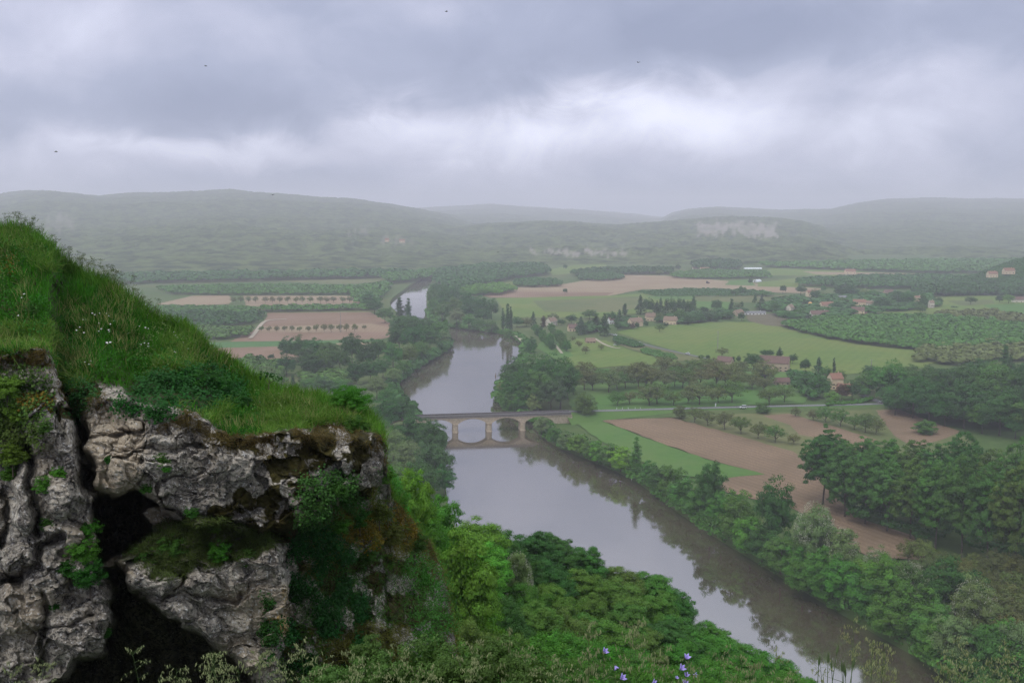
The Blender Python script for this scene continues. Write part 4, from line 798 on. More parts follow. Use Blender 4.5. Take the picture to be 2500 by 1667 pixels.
groove([(280, 1120), (310, 1122), (345, 1115), (352, 1108)], 3, .25)
groove([(345, 1040), (350, 1100), (352, 1180)], 6, -.0)
groove([(350, 1098), (420, 1094), (500, 1090)], 6, .30)
groove([(300, 1220), (370, 1232), (450, 1248)], 4, .3)
groove([(430, 1420), (470, 1452), (520, 1460), (575, 1465), (590, 1450)], 7, .3)
groove([(395, 1385), (440, 1400), (430, 1425), (400, 1465), (340, 1450)], 5, .3)
groove([(0, 1425), (50, 1415), (95, 1380), (100, 1340), (145, 1310)], 9, .6)
groove([(65, 1080), (72, 1180), (85, 1260), (95, 1300)], 10, .7)
groove([(0, 1190), (20, 1280), (0, 1330)], 8, .5)
groove([(90, 1540), (140, 1530), (190, 1520), (230, 1500)], 4, .25)
groove([(105, 1450), (112, 1500), (118, 1560), (90, 1640)], 7, .35)
def bump(u0, v0, su, sv, a):
    global D
    q = ((uf-u0+wob*.4)/su)**2+((vf-v0+wob2*.4)/sv)**2; D = D-a*np.clip(1-q, 0, 1)**.6
bump(282, 1150, 24, 38, .45); bump(225, 1178, 20, 30, .3); bump(245, 1075, 34, 16, .22); bump(300, 1215, 24, 14, -.0); bump(330, 1300, 0.1, .1, 0)
bump(330, 1212, 22, 18, .35); bump(380, 1228, 40, 14, .3); bump(490, 1430, 55, 40, .5); bump(370, 1420, 70, 38, .5); bump(430, 1490, 40, 22, .4); bump(500, 1560, 50, 60, .3)
bump(40, 1370, 60, 45, .5); bump(110, 1420, 60, 60, .45); bump(60, 1220, 30, 90, .6); bump(100, 1050, 40, 60, .5); bump(30, 1500, 80, 60, .4); bump(180, 1560, 70, 70, .4); bump(250, 1510, 25, 40, .3); bump(150, 1220, 40, 60, .4)
cave = np.maximum(PM(CAVE1, -2, 7), PM(CAVE2, -2, 7))
brg = PM([(254, 1378), (275, 1362), (300, 1352), (302, 1372), (285, 1385), (262, 1388)], -3, 3)
cave *= 1-brg
D = D*(1-cave)+(D*0+36+fbm(P3*.5, 4, 61)*1.5+np.clip((vf-1500)/200, 0, 1)*1)*cave
D = D + np.clip((uf-1040)/100, 0, 2)**2*14*sm(vf, 1100, 1300)
D = D.reshape(U.shape)
cxg = (U-1250)/FPX; cyg = (833.5-V_)/FPX; c_, s_ = math.cos(PITCH), math.sin(PITCH); yyg = c_+cyg*s_
CX, CY, CZZ = cxg/yyg*D, D, CZ+(-s_+cyg*c_)/yyg*D
# lateral chipping so that outlines are not clean
nz = fbm(P3*2.5, 4, 71).reshape(U.shape); CX = CX+nz*.10*rockm.reshape(U.shape); CZZ = CZZ+np.roll(nz, 40, 0)*.08*rockm.reshape(U.shape)*(np.arange(nv)[:, None] > 3)
# shoulder falls away behind the skyline
bk = []
for k in range(1, 22):
    a = k/21*24.0
    tq = (CZ-CZZ[0])/CY[0]; bk.append(np.stack([CX[0]*(CY[0]+a)/CY[0], CY[0]+a, CZZ[0]-(tq+.06)*a-.035*a*a], 1))
bk = np.array(bk[::-1])
ALL = np.concatenate([bk, np.stack([CX, CY, CZZ], -1)], 0); nr, nc = ALL.shape[:2]
# keep the back slope from poking above the skyline
mm = {}
def full(a): return np.concatenate([np.repeat(a.reshape(U.shape)[:1], 21, 0), a.reshape(U.shape)], 0).ravel()
moss = np.zeros(uf.shape)
for pol, k in (([(480, 1030), (640, 1070), (700, 1040), (930, 1050), (945, 1090), (900, 1120), (860, 1170), (760, 1190), (700, 1180), (655, 1120), (600, 1100), (560, 1090), (500, 1060)], 1.0), ([(640, 1060), (700, 1040), (690, 1150), (700, 1190), (660, 1190), (630, 1130)], 1.1), ([(570, 1200), (620, 1180), (670, 1200), (680, 1280), (600, 1290), (520, 1270), (500, 1220)], 1.0),
               ([(540, 1280), (700, 1280), (720, 1320), (600, 1330)], 1), ([(700, 1190), (760, 1180), (740, 1260), (700, 1290)], 1), ([(0, 860), (140, 855), (120, 890), (20, 900)], .95), ([(70, 955), (125, 950), (130, 985), (70, 975)], 1), ([(400, 995), (460, 990), (470, 1030), (400, 1035)], .9), ([(860, 1180), (925, 1190), (900, 1230), (850, 1230)], 1),
               ([(700, 1290), (900, 1230), (1000, 1300), (1100, 1500), (1130, 1800), (700, 1800), (700, 1500)], .55), ([(130, 870), (200, 900), (205, 1040), (160, 1040)], .9)):
    moss = np.maximum(moss, PM(pol, -20, 30)*k)
mn = fbm(Wd*2.6+3, 5, 81, .6); moss = sm(moss*1.0+mn*(.30+.75*np.clip(moss, 0, 1)), .42, .56)*rockm
tan = np.maximum.reduce([PM([(204, 1030), (345, 1030), (352, 1190), (400, 1225), (222, 1205)], -30, 12), PM([(330, 1205), (440, 1240), (440, 1290), (340, 1320)], -10, 15), PM([(530, 1440), (700, 1420), (710, 1560), (560, 1520)], -20, 30)*.8, PM([(500, 1560), (600, 1540), (680, 1660), (560, 1640)], -20, 30)*.7, PM([(0, 1440), (120, 1430), (100, 1560), (0, 1580)], -20, 30)*.8,
                         PM([(150, 1290), (220, 1240), (230, 1350), (160, 1380)], -10, 20)*.8, PM([(252, 1350), (330, 1340), (330, 1420), (252, 1400)], -5, 10), PM([(80, 1090), (130, 1080), (150, 1200), (90, 1160)], -20, 20)*.5, PM([(740, 1290), (760, 1180), (730, 1150), (690, 1200), (680, 1290)], -10, 10)*.45])
och = PM([(560, 1470), (690, 1430), (712, 1560), (640, 1560), (600, 1500)], -20, 30)*sm(fbm(Wd*2, 4, 91), -.35, .1)*.85
def normals(X, Y, Z):
    P = np.stack([X, Y, Z], -1); a = np.gradient(P, axis=1); b = np.gradient(P, axis=0); n = np.cross(a, b); n /= np.linalg.norm(n, axis=-1, keepdims=True)+1e-9
    n[n[..., 1] > 0] *= -1; return n
idx = np.arange(nr*nc).reshape(nr, nc); F = np.stack([idx[:-1, :-1], idx[1:, :-1], idx[1:, 1:], idx[:-1, 1:]], -1).reshape(-1, 4)
ROCK, nt, b = mat('limestone'); g = N(nt, 'ShaderNodeNewGeometry'); Pp = g.outputs['Position']
def noi(sc, det=8.0, ro=.6, di=0.0, st=None):
    n = N(nt, 'ShaderNodeTexNoise', i_Scale=sc, i_Detail=det, i_Roughness=ro, i_Distortion=di)
    if st: mp = N(nt, 'ShaderNodeMapping'); mp.inputs['Scale'].default_value = st; L(nt, Pp, mp.inputs[0]); L(nt, mp.outputs[0], n.inputs['Vector'])
    else: L(nt, Pp, n.inputs['Vector'])
    return n.outputs[0]
def att(k): return N(nt, 'ShaderNodeAttribute', attribute_name=k).outputs['Fac']
c = ramp(nt, noi(1.1, 9, .68, .3), [(.28, (.145, .125, .105)), (.43, (.31, .275, .225)), (.56, (.50, .45, .37)), (.72, (.70, .645, .55))])
c = mixc(nt, mth(nt, 'MULTIPLY', ramp(nt, noi(2.0, 6, .6, 0, (1.6, 1.6, .25)), [(.48, 0.0), (.62, .75)]), .85), c, (.060, .055, .060))
c = mixc(nt, ramp(nt, noi(9, 6, .75), [(.50, 0.0), (.57, .8)]), c, (.045, .042, .042))
c = mixc(nt, mth(nt, 'MULTIPLY', att('tan'), .82), c, ramp(nt, noi(2.2, 8, .6), [(.3, (.33, .265, .185)), (.7, (.60, .51, .38))]))
c = mixc(nt, att('och'), c, (.42, .27, .07))
c = mixc(nt, ramp(nt, noi(14, 4, .7), [(.57, 0.0), (.63, .9)]), c, (.68, .66, .62))
c = mixc(nt, att('moss'), c, ramp(nt, noi(5, 7, .7), [(.35, (.022, .018, .008)), (.55, (.050, .044, .012)), (.72, (.095, .070, .018))]))
c = mixc(nt, att('soil'), c, ramp(nt, noi(6, 6, .7), [(.35, (.022, .032, .010)), (.7, (.055, .065, .02))]))
L(nt, c, b.inputs['Base Color']); b.inputs['Roughness'].default_value = .93; b.inputs['Specular IOR Level'].default_value = .15
bp = N(nt, 'ShaderNodeBump', i_Strength=1.0, i_Distance=.07); L(nt, noi(8, 10, .78), bp.inputs['Height']); L(nt, bp.outputs[0], b.inputs['Normal'])
cl_ = mk('cliff', ALL.reshape(-1, 3), F, ROCK, smooth=False, attrs={'moss': full(moss), 'tan': full(tan), 'och': full(och), 'soil': full(np.maximum(grassm, led*.8))})
tag(cl_, kind='structure')
CP = np.stack([CX, CY, CZZ], -1); CN = normals(CX, CY, CZZ)
cpf = CP.reshape(-1, 3); cnf = CN.reshape(-1, 3); notcave = (1-np.maximum(cave, 0)) > .9
inview = (uf > -420)
def pick(weight, n):
    wgt = (weight*notcave*inview).astype(float); cs = np.cumsum(wgt); i = np.searchsorted(cs, rng.random(n)*cs[-1]); i = np.clip(i, 0, len(cs)-1)
    return i
def blades(idx_, length, wid, up=.8, lean=.5, name='grass', label=None, c=(.07, .14, .03), off=0, droop=.25, cat='grass', back=None):
    P = cpf[idx_]+rng.normal(size=(len(idx_), 3))*.02; n = len(P)
    if back is not None: P = P+back
    nn = cnf[idx_]; d = nn*(1-up)+np.array([0, 0, 1])*up+rng.normal(size=(n, 3))*lean*.5; d /= np.linalg.norm(d, axis=1, keepdims=True)
    Ln = (length*rng.uniform(.5, 1.3, n))[:, None] if np.isscalar(length) else (length*rng.uniform(.5, 1.3, n))[:, None]
    a = np.cross(d, rand_dirs(n)); a /= np.linalg.norm(a, axis=1, keepdims=True)+1e-9; w_ = wid*rng.uniform(.6, 1.4, (n, 1))
    fall = rand_dirs(n)*droop; fall[:, 2] = -abs(fall[:, 2])
    M = P+d*Ln*.55+fall*Ln*.15; T = P+d*Ln*.95+fall*Ln*.75
    V = np.stack([P-a*w_*.5, P+a*w_*.5, M+a*w_*.45, M-a*w_*.45, T+a*w_*.08, T-a*w_*.08], 1).reshape(-1, 3)
    k = np.arange(n)[:, None]*6; F = np.concatenate([k+np.array([0, 1, 2, 3]), k+np.array([3, 2, 4, 5])], 0)
    return tag(mk(name, V, F, GRASSB, colr=c), label, cat, kind='stuff')
# grass: patches of different green over the shoulder
gsel = grassm*(uf > -420)
patch = fbm(Wd*.75+5, 4, 101); patch2 = fbm(Wd*1.1+15, 4, 102)
ivyA = PM([(292, 985), (300, 960), (340, 925), (420, 915), (500, 905), (560, 912), (590, 950), (585, 985), (545, 990), (500, 1010), (440, 995), (400, 1000), (380, 1020), (340, 1000)], -12, 12)
g0 = gsel*(1-ivyA)
blades(pick(g0*(1+tt), 46000), .26, .016, .75, .7, label='lush green grass covering the shoulder of the cliff', c=(.052, .155, .014))
blades(pick(g0*sm(patch, -.05, .15), 50000), .34, .014, .65, .9, label='pale feathery grass in soft patches on the slope', c=(.135, .215, .040), droop=.5)
blades(pick(g0*sm(patch2, .0, .2)*(vf > sk+14), 46000), .22, .020, .6, .8, label='deep green grass in darker patches on the slope', c=(.030, .110, .010))
blades(pick(g0*np.exp(-(vf-sk)/10), 16000), .42, .013, .85, .5, label='grass standing up along the skyline of the slope', c=(.10, .20, .026))
blades(pick(g0*sm(uf, 600, 680)*(uf < 950)+.6*g0*sm(uf, 560, 640)*(uf < 950), 26000), .20, .010, .7, .7, label='short light green grass on the cliff top near its tip', c=(.115, .20, .03))
blades(pick(rockm*np.exp(-((vf-eg-8)/26)**2)*(patch2 > -.3), 26000), .13, .009, .2, .9, label='dry brown grass hanging over the cliff edge', c=(.12, .085, .030), droop=.9)
blades(pick(led*(patch2 > -.5), 22000), .14, .010, .5, .9, label='mixed grass and heath on the ledge above the cave', c=(.09, .12, .03), droop=.5)
slope2 = PM([(930, 1130), (960, 1190), (1010, 1250), (1060, 1330), (1100, 1450), (1140, 1800), (640, 1830), (690, 1560), (760, 1300), (850, 1230), (900, 1200)], -10, 20)
blades(pick(slope2*(patch > -.05), 30000), .17, .011, .45, .9, label='yellowish brown and green grass on the rock slope at right', c=(.15, .15, .035), droop=.6)
blades(pick(slope2*(patch < .0), 22000), .18, .012, .5, .9, label='green herbs between the rocks of the right slope', c=(.075, .16, .028), droop=.4)
def leaves(wgt, n, size, name, label, c, cat, off=.10, lean=.6, th=.12):
    kd = 'stuff' if name in ('herb_patch', 'herbs') else None
    i = pick(wgt, n); P = cpf[i]+cnf[i]*(off*rng.random((n, 1)))+rng.normal(size=(n, 3))*.03+cnf[i]*(vn(cpf[i]*2.2, 4)[:, None]*th)
    V, F = leaf_quads(P, cnf[i]*.7+np.array([0, -.2, .5]), size, lean, .85); return tag(mk(name, V, F, LEAFN, colr=c), label, cat, kind=kd)
leaves(ivyA*(vf > 880), 15000, .062, 'ivy', 'dense dark ivy hanging over the cliff edge below the grassy slope', (.024, .088, .015), 'ivy', .28)
leaves(PM([(140, 900), (200, 930), (235, 945), (205, 1010), (190, 1060), (165, 1020)], -10, 15), 4500, .055, 'ivy', 'dark creeper filling the vertical crevice beside the left rock', (.03, .09, .018), 'ivy', .2)
leaves(PM([(712, 1290), (745, 1275), (790, 1290), (830, 1330), (870, 1400), (885, 1480), (880, 1600), (820, 1640), (740, 1640), (650, 1640), (680, 1560), (705, 1470), (700, 1380)], -14, 14)*sm(fbm(Wd*2.2, 3, 7), -.25, .1), 15000, .058, 'ivy', 'dark ivy curtain right of the pale overhanging rock', (.020, .075, .013), 'ivy', .30)
leaves(PM([(985, 1365), (1030, 1350), (1075, 1400), (1095, 1500), (1100, 1640), (1000, 1620), (985, 1500)], -14, 14), 10000, .060, 'ivy', 'bright green ivy draped on the rock rib at right', (.07, .19, .028), 'ivy', .35)
leaves(PM([(650, 1430), (705, 1440), (690, 1540), (645, 1600), (630, 1560)], -6, 10)*sm(fbm(Wd*4, 3, 9), 0, .2), 1500, .05, 'ivy', 'thin ivy strands on the ochre stained rock', (.035, .10, .018), 'ivy', .06)
leaves(PM([(720, 1180), (800, 1160), (870, 1180), (890, 1230), (800, 1290), (720, 1280)], -12, 16), 5000, .055, 'creeper', 'green creeper under the mossy tip of the cliff', (.06, .14, .028), 'creeper', .25)
for (u0, v0, ru, rv, c, n, lb) in [(985, 1280, 60, 45, (.16, .10, .012), 2500, 'orange brown bracken on the slope under the cliff tip'), (890, 1290, 45, 35, (.17, .12, .015), 1800, 'yellow brown fern patch below the cliff tip'), (1110, 1580, 40, 50, (.12, .11, .02), 2200, 'yellowish herb patch at the foot of the ivy rib'), (60, 965, 70, 60, (.085, .15, .030), 3000, 'light green leafy tuft on the left rocks'), (30, 1040, 60, 60, (.095, .14, .030), 3200, 'yellow green flowering shrubs beside the left pillar'),
                                (20, 650, 26, 22, (.16, .08, .012), 700, 'orange brown moss cushion high on the left slope'), (25, 765, 40, 30, (.05, .035, .015), 1000, 'dark hollow of dead leaves on the left slope'), (90, 975, 40, 14, (.15, .09, .015), 700, 'orange moss cap on the left pillar')]:
    q = np.exp(-((uf-u0)/ru)**2-((vf-v0)/rv)**2); q[q < .15] = 0
    leaves(q, n, .06, 'herb_patch', lb, c, 'herbs', .12)
leaves(g0*sm(fbm(Wd*1.1+40, 3, 77), .05, .3), 16000, .05, 'herbs', 'broad leaved herbs growing among the slope grass', (.038, .125, .012), 'herbs', .28, .5, .1)
leaves(g0*sm(fbm(Wd*1.4+60, 3, 78), .15, .4), 9000, .035, 'herbs', 'pale feathery seed heads among the slope grass', (.15, .20, .06), 'herbs', .36, .4, .1)
blades(pick(g0*sm(patch2, -.2, .3), 9000), .42, .009, .8, .5, label='straw coloured dead stalks standing in the slope grass', c=(.24, .23, .09), droop=.2)
def cshrub(u, v, px, c, label, kind='near_bush', squash=1.0, outw=.15, lift=0.0, grp='shrubs rooted in the cliff', name='shrub'):
    j = int(np.argmin((uf-u)**2+(vf-v)**2)); p = Vector(cpf[j]); s = px*p.y/FPX; p = p+Vector((0, -outw*s, -s*(.45-lift)))
    var, H, W = KINDS[kind]; cr, tr = random.choice(var); o = empty(name, p, random.uniform(0, 6), (s/W, s/W, s*squash/H))
    a = bpy.data.objects.new('crown', cr); col.objects.link(a); a.parent = o; a.color = (*c, 1)
    t = bpy.data.objects.new('trunk', tr); col.objects.link(t); t.parent = o
    return tag(o, label, 'shrub', grp)
make_kind('tuft', 4, 'bush', 1.2, 1.4, 60, 70, .055, .13, near=True, limbs=6)
G1, G2, G3, G4 = (.065, .18, .018), (.030, .105, .012), (.11, .22, .025), (.055, .12, .018)
cshrub(856, 1012, 105, G1, 'round green shrub standing on the tip of the cliff', 'near_bush', .9, lift=.3)
cshrub(868, 1045, 70, G4, 'dark shrub hanging below the round one on the cliff tip', 'tuft')
for (u, v, s, c, lb) in [(575, 985, 90, G2, 'dark thorny shrub at the right end of the ivy'), (640, 1020, 50, G4, 'low green shrub in the grass left of the cliff tip'), (525, 940, 110, G2, 'dark green shrub over the cliff edge behind the ivy'), (470, 930, 90, G2, 'dark leafy shrub in the middle of the ivy'),
                         (262, 1122, 26, G2, 'little dark plant on the tan rock face'), (395, 1120, 50, G4, 'grassy tuft on the rock right of the tan face'), (405, 1148, 28, G1, 'small green fern on the rock above the cave'), (355, 1185, 34, G4, 'small tuft over the cave roof'), (215, 1290, 60, G1, 'bright green shrub at the left lip of the upper cave'), (200, 1340, 90, G1, 'green fern bush left of the dark cave'), (225, 1400, 90, G2, 'dark green fern cushion hanging left of the lower cave'),
                         (170, 1385, 60, G2, 'dark fern on the shaded left rock'), (120, 1275, 50, G4, 'tuft of grass on the middle of the left rock'), (115, 1180, 60, G1, 'light shrub growing from the left rock face'), (150, 1150, 46, G3, 'pale leafy sprig on the left rock face'), (25, 1155, 54, G1, 'green shrub on the far left pillar'), (130, 1478, 30, G2, 'small dark plant in the hollow of the left rock'), (255, 1540, 36, G2, 'moss tuft on the corner of the left rock'),
                         (540, 1335, 70, G1, 'bright green bush on the ledge over the lower rock'), (535, 1290, 40, G3, 'small light green bush behind the ledge bush'), (430, 1330, 90, G4, 'olive heath bush on the ledge above the lower rock'), (360, 1350, 70, G4, 'olive heath bush at the left end of the ledge'), (600, 1360, 60, G4, 'dark heath bush at the right end of the ledge'), (470, 1250, 40, G4, 'tuft between cave and mossy rock'),
                         (820, 1200, 55, G4, 'green bush against the mossy cliff tip'), (770, 1235, 60, G4, 'green bush in the notch below the mossy rock'), (880, 1255, 70, G2, 'dark shrub below the cliff tip'), (930, 1240, 70, (.10, .13, .02), 'yellowish shrub right below the cliff tip'), (950, 1300, 80, (.09, .12, .02), 'yellow green shrub on the right slope'), (830, 1280, 60, G1, 'bright shrub above the ivy curtain'),
                         (1010, 1320, 80, G4, 'green shrub on the brow of the right slope'), (1030, 1400, 70, G1, 'green shrub over the ivy rib'), (900, 1360, 60, G4, 'small shrub between the rocks of the right slope'), (980, 1210, 70, G1, 'fresh green shrub on the skyline right of the cliff tip'), (960, 1160, 50, G3, 'yellow green shrub just right of the cliff tip'),
                         (60, 1000, 90, G3, 'light green shrub on top of the left pillar'), (20, 940, 90, G3, 'yellow green shrub at the left frame edge'), (110, 1035, 40, G4, 'dark green tuft on the left pillar'), (30, 1100, 80, G3, 'leafy shrub halfway down the left pillar'), (75, 760, 60, G4, 'dark shrub in the grass at far left')]:
    cshrub(u, v, s, jitc(c), lb, 'tuft', .85)
for i, (u, v, s) in enumerate([(60, 640, 40), (150, 720, 36), (90, 800, 50), (190, 850, 55), (260, 860, 50), (330, 860, 44), (400, 880, 50), (120, 760, 34), (300, 790, 36), (230, 740, 34), (470, 880, 40), (700, 1000, 36), (740, 1020, 30), (30, 820, 60), (180, 900, 60)]):
    cshrub(u, v, s, jitc(random.choice([G1, G2, G4])), f'leafy weed clump in the slope grass, {ordw(i+1)} counted by where it grows', 'tuft', .7, grp='leafy weed clumps in the slope grass', name='weed_clump')
# sapling on the skyline
def sprig(u, v, hpx, label):
    p = pt(u, v, 23.6); h = hpx*23.6/FPX; o = empty('sapling', p); m = MB(); m.tube([(0, 0, 0), (.02, 0, h*.5), (-.03, 0, h)], [.012, .009, .005], 5)
    m.tube([(.02, 0, h*.4), (.2, 0, h*.75)], [.008, .004], 5); m.tube([(.0, 0, h*.3), (-.15, 0, h*.9)], [.008, .004], 5); m.build('stem', BARK, o)
    Cn = np.array([[-.05, 0, h], [.22, 0, h*.78], [-.17, 0, h*.9], [.1, 0, h*.9]]); P = np.repeat(Cn, 14, 0)+rng.normal(size=(56, 3))*.05; V, F = leaf_quads(P, rand_dirs(56), .09); mk('foliage', V, F, LEAFN, o, colr=(.035, .09, .02)); tag(o, label, 'sapling')
sprig(656, 950, 36, 'small dark sapling sticking up from the shoulder grass')
# ------------------------------------------------------------------ wildflowers on the slope
PETW = plain('white_petal', (.80, .80, .76), .7, .03); PETY = plain('yellow_petal', (.75, .55, .06), .7, .05); STEM = plain('green_stem', (.07, .12, .03), .7, .1)
def umbel_mesh(r=.05, n=9):
    m = MB()
    for k in range(n):
        a = k*2.4; q = r*math.sqrt(k/n); x, y = q*math.cos(a), q*math.sin(a); m.tube([(0, 0, -.10), (x, y, 0)], [.0018, .0012], 3)
    me = MB()
    for k in range(n*2):
        a = k*2.4; q = r*math.sqrt(k/n/2); x, y = q*math.cos(a), q*math.sin(a); me.box((x, y, .004*math.cos(k)), (.009, .009, .003), a)
    return m, me
m, me_ = umbel_mesh(); st = MB(); st.tube([(0, 0, -.55), (.02, 0, -.3), (0, 0, -.1)], [.004, .003, .002], 4); st.v += []; 
b0 = len(st.v); st.v += m.v; st.f += [tuple(i+b0 for i in f) for f in m.f]; st.m += m.m
so_ = st.build('stem', STEM); fo_ = me_.build('flower_head', PETW); sdta, fdta = so_.data, fo_.data; bpy.data.objects.remove(so_); bpy.data.objects.remove(fo_)
UMB = [(235, 771), (240, 774), (252, 772), (268, 771), (274, 778), (212, 788), (218, 787), (196, 812), (201, 814), (215, 818), (250, 815), (257, 809), (273, 812), (276, 816), (278, 797), (348, 802), (361, 806), (370, 808), (270, 842), (271, 845), (277, 841), (352, 847), (360, 843), (371, 844), (369, 851), (432, 864), (437, 866), (443, 865), (451, 873), (217, 890), (232, 888), (228, 896), (420, 811), (433, 816), (436, 824), (441, 829), (447, 822), (454, 827), (470, 838), (478, 840), (486, 842), (454, 850), (465, 857), (430, 830), (70, 726), (64, 735), (55, 778), (204, 806), (250, 795), (288, 790), (790, 995), (756, 1012), (640, 985), (455, 842), (320, 820), (300, 836), (95, 836), (118, 858)]
def near_word(u, v):
    if v > 960: return 'on the flat top near the cliff tip'
    if u > 400: return 'in the bright cluster low on the slope'
    if u > 180: return 'in the middle of the grassy slope'
    return 'on the left part of the slope'
cnt = {}
for (u, v) in UMB:
    j = int(np.argmin((uf-u)**2+(vf-v)**2)); p = Vector(cpf[j])+Vector((0, -.22, .10)); o = empty('wildflower', p, random.uniform(0, 6), random.uniform(.32, .55)); o.rotation_euler = (R(random.uniform(15, 45)), R(random.uniform(-20, 20)), random.uniform(0, .5))
    for nme, dt in (('stem', sdta), ('flower_head', fdta)):
        a = bpy.data.objects.new(nme, dt); col.objects.link(a); a.parent = o
    wq = near_word(u, v); cnt[wq] = cnt.get(wq, 0)+1
    tag(o, f'white umbel flower {wq}, {ordw(cnt[wq])} of them', 'flower', 'white flowers in the grass')
# tall airy stalks along the skyline
def airy(h, seed):
    r_ = random.Random(seed); m = MB(); d = MB(); lean = r_.uniform(-.12, .25)
    pts = [Vector((lean*h*t*t, 0, h*t)) for t in (0, .3, .6, .85, 1)]; m.tube(pts, [.005, .004, .003, .002, .0015], 4)
    for k in range(9):
        t = r_.uniform(.4, 1); b_ = Vector((lean*h*t*t, 0, h*t)); L1 = h*r_.uniform(.12, .34)*(1.3-t); a = r_.uniform(0, 6.28); e = b_+Vector((math.cos(a)*L1*.8, math.sin(a)*L1*.8, L1*.9)); m.tube([b_, e], [.0022, .0012], 3)
        for q in range(6):
            a2 = r_.uniform(0, 6.28); e2 = e+Vector((math.cos(a2)*.05, math.sin(a2)*.05, r_.uniform(.01, .06))); m.tube([e, e2], [.0012, .001], 3, cap=False); d.box(e2, (.007, .007, .006), a2)
    return m, d
AIRY = []
SEED = plain('seed_head', (.16, .19, .09), .8, .2)
for k in range(6):
    m, d = airy(.75, k); b0 = len(m.v); m.v += d.v; m.f += [tuple(i+b0 for i in f) for f in d.f]; m.m += [1]*len(d.f)
    a = m.build('wild_parsley', [STEM, SEED]); AIRY.append(a.data); bpy.data.objects.remove(a)
xs_ = list(np.linspace(28, 105, 14))+list(np.linspace(120, 290, 40))+list(np.linspace(290, 420, 24))+list(np.linspace(425, 600, 26))+[5, 12]
xs_.sort()
for i, u in enumerate(xs_):
    u += random.uniform(-3, 3); k = int(np.argmin(abs(ug-u))); p = Vector(CP[2, k])-Vector((0, 0, .05)); hh = .85 if u < 420 else .45
    o = bpy.data.objects.new('wild_parsley', AIRY[i % 6]); col.objects.link(o); o.location = p; o.scale = [hh*random.uniform(.6, 1.15)]*3; o.rotation_euler = (0, R(random.uniform(-12, 16)), random.uniform(0, 6))
    tag(o, f'airy seeding stalk on the skyline of the grassy slope, {ordw(i+1)} from the left', 'plant', 'seeding stalks along the skyline')
# ------------------------------------------------------------------ wood on the near hillside
ANCH = [(900, 1150, 'fresh green'), (980, 1160, 'bright green'), (1040, 1230, 'fresh green'), (1130, 1330, 'bright green'), (1180, 1430, 'bright green'), (1080, 1500, 'fresh green'), (1220, 1330, 'deep green'), (1290, 1340, 'dark green'), (1300, 1420, 'fresh green'), (1250, 1440, 'deep green'), (1370, 1330, 'deep green'), (1400, 1400, 'olive green'), (1340, 1450, 'olive green'), (1450, 1420, 'olive green'), (1530, 1440, 'olive green'), (1600, 1460, 'olive green'), (1660, 1480, 'deep green'), (1600, 1430, 'mid green'), (1400, 1500, 'olive green'), (1550, 1520, 'olive green'), (1700, 1530, 'mid green'), (1300, 1560, 'fresh green'), (1450, 1560, 'fresh green'), (1620, 1580, 'fresh green'), (1800, 1590, 'fresh green'), (1950, 1640, 'fresh green'), (1200, 1520, 'olive green'), (1150, 1600, 'mid green')]
rows_ = {}
items = []
for r_i, fr in enumerate(np.linspace(0, 1, 9)):
    u = 900 + (r_i % 2)*30
    while u < 2250:
        S = np.interp(u, *zip(*SIL)); v = S+fr*(1780-S)
        if v < 1800 and not (u < 1130 and v > 1250+ (u-900)*.2 and u < 1090) and v < 1760:
            items.append((r_i, u+random.uniform(-14, 14), v+random.uniform(-8, 8)*(fr > 0)))
        u += random.uniform(58, 82)*(1+.15*(1-fr))
for (r_i, u, v) in sorted(items, key=lambda s: (s[0], s[1])):
    S = float(np.interp(u, *zip(*SIL))); Ds = float(np.interp(u, *zip(*DSL))); s = np.clip((1800-v)/(1800-S), 0, 1); y = 28+(Ds-28)*s**1.25
    x = (u-1250)/FPX/.975*y; gz = float(hill_z(np.array([x]), np.array([y]))[0]); top = pt(u, v, y); h = top.z-gz; px_ = 150 if r_i < 3 else 170
    wd = random.uniform(.8, 1.2)*px_*y/FPX; h = max(h, wd*.7)
    cname = min(ANCH, key=lambda a: (a[0]-u)**2+(a[1]-v)**2*1.6)[2]; rows_[r_i] = rows_.get(r_i, 0)+1
    kd = 'near_broad' if y > 75 else 'near_bush'; o = tree(kd, (x, y, gz), h*random.uniform(.92, 1.08), wd, cname, f'{cname} tree in the {ordw(r_i+1)} hillside row from the river, {ordw(rows_[r_i])} from the left', 'tree', 'trees of the near hillside wood', name='hillside_tree')
px_extra = [(1135, 1262, 60, 5, 'bright green', 'bright green tall tree beside the right slope of the cliff'), (1262, 1320, 92, 3.2, 'grey green', 'small tree covered in cream blossom on the hillside')]
for i, (u, v, y, wd, cn, lb) in enumerate(px_extra):
    x = (u-1250)/FPX/.975*y; gz = float(hill_z(np.array([x]), np.array([y]))[0]); top = pt(u, v, y); tree('near_broad', (x, y-3, gz), top.z-gz, wd, cn, lb, 'tree', 'trees of the near hillside wood', blossom=(1.4 if i == 1 else 0), name='hillside_tree')
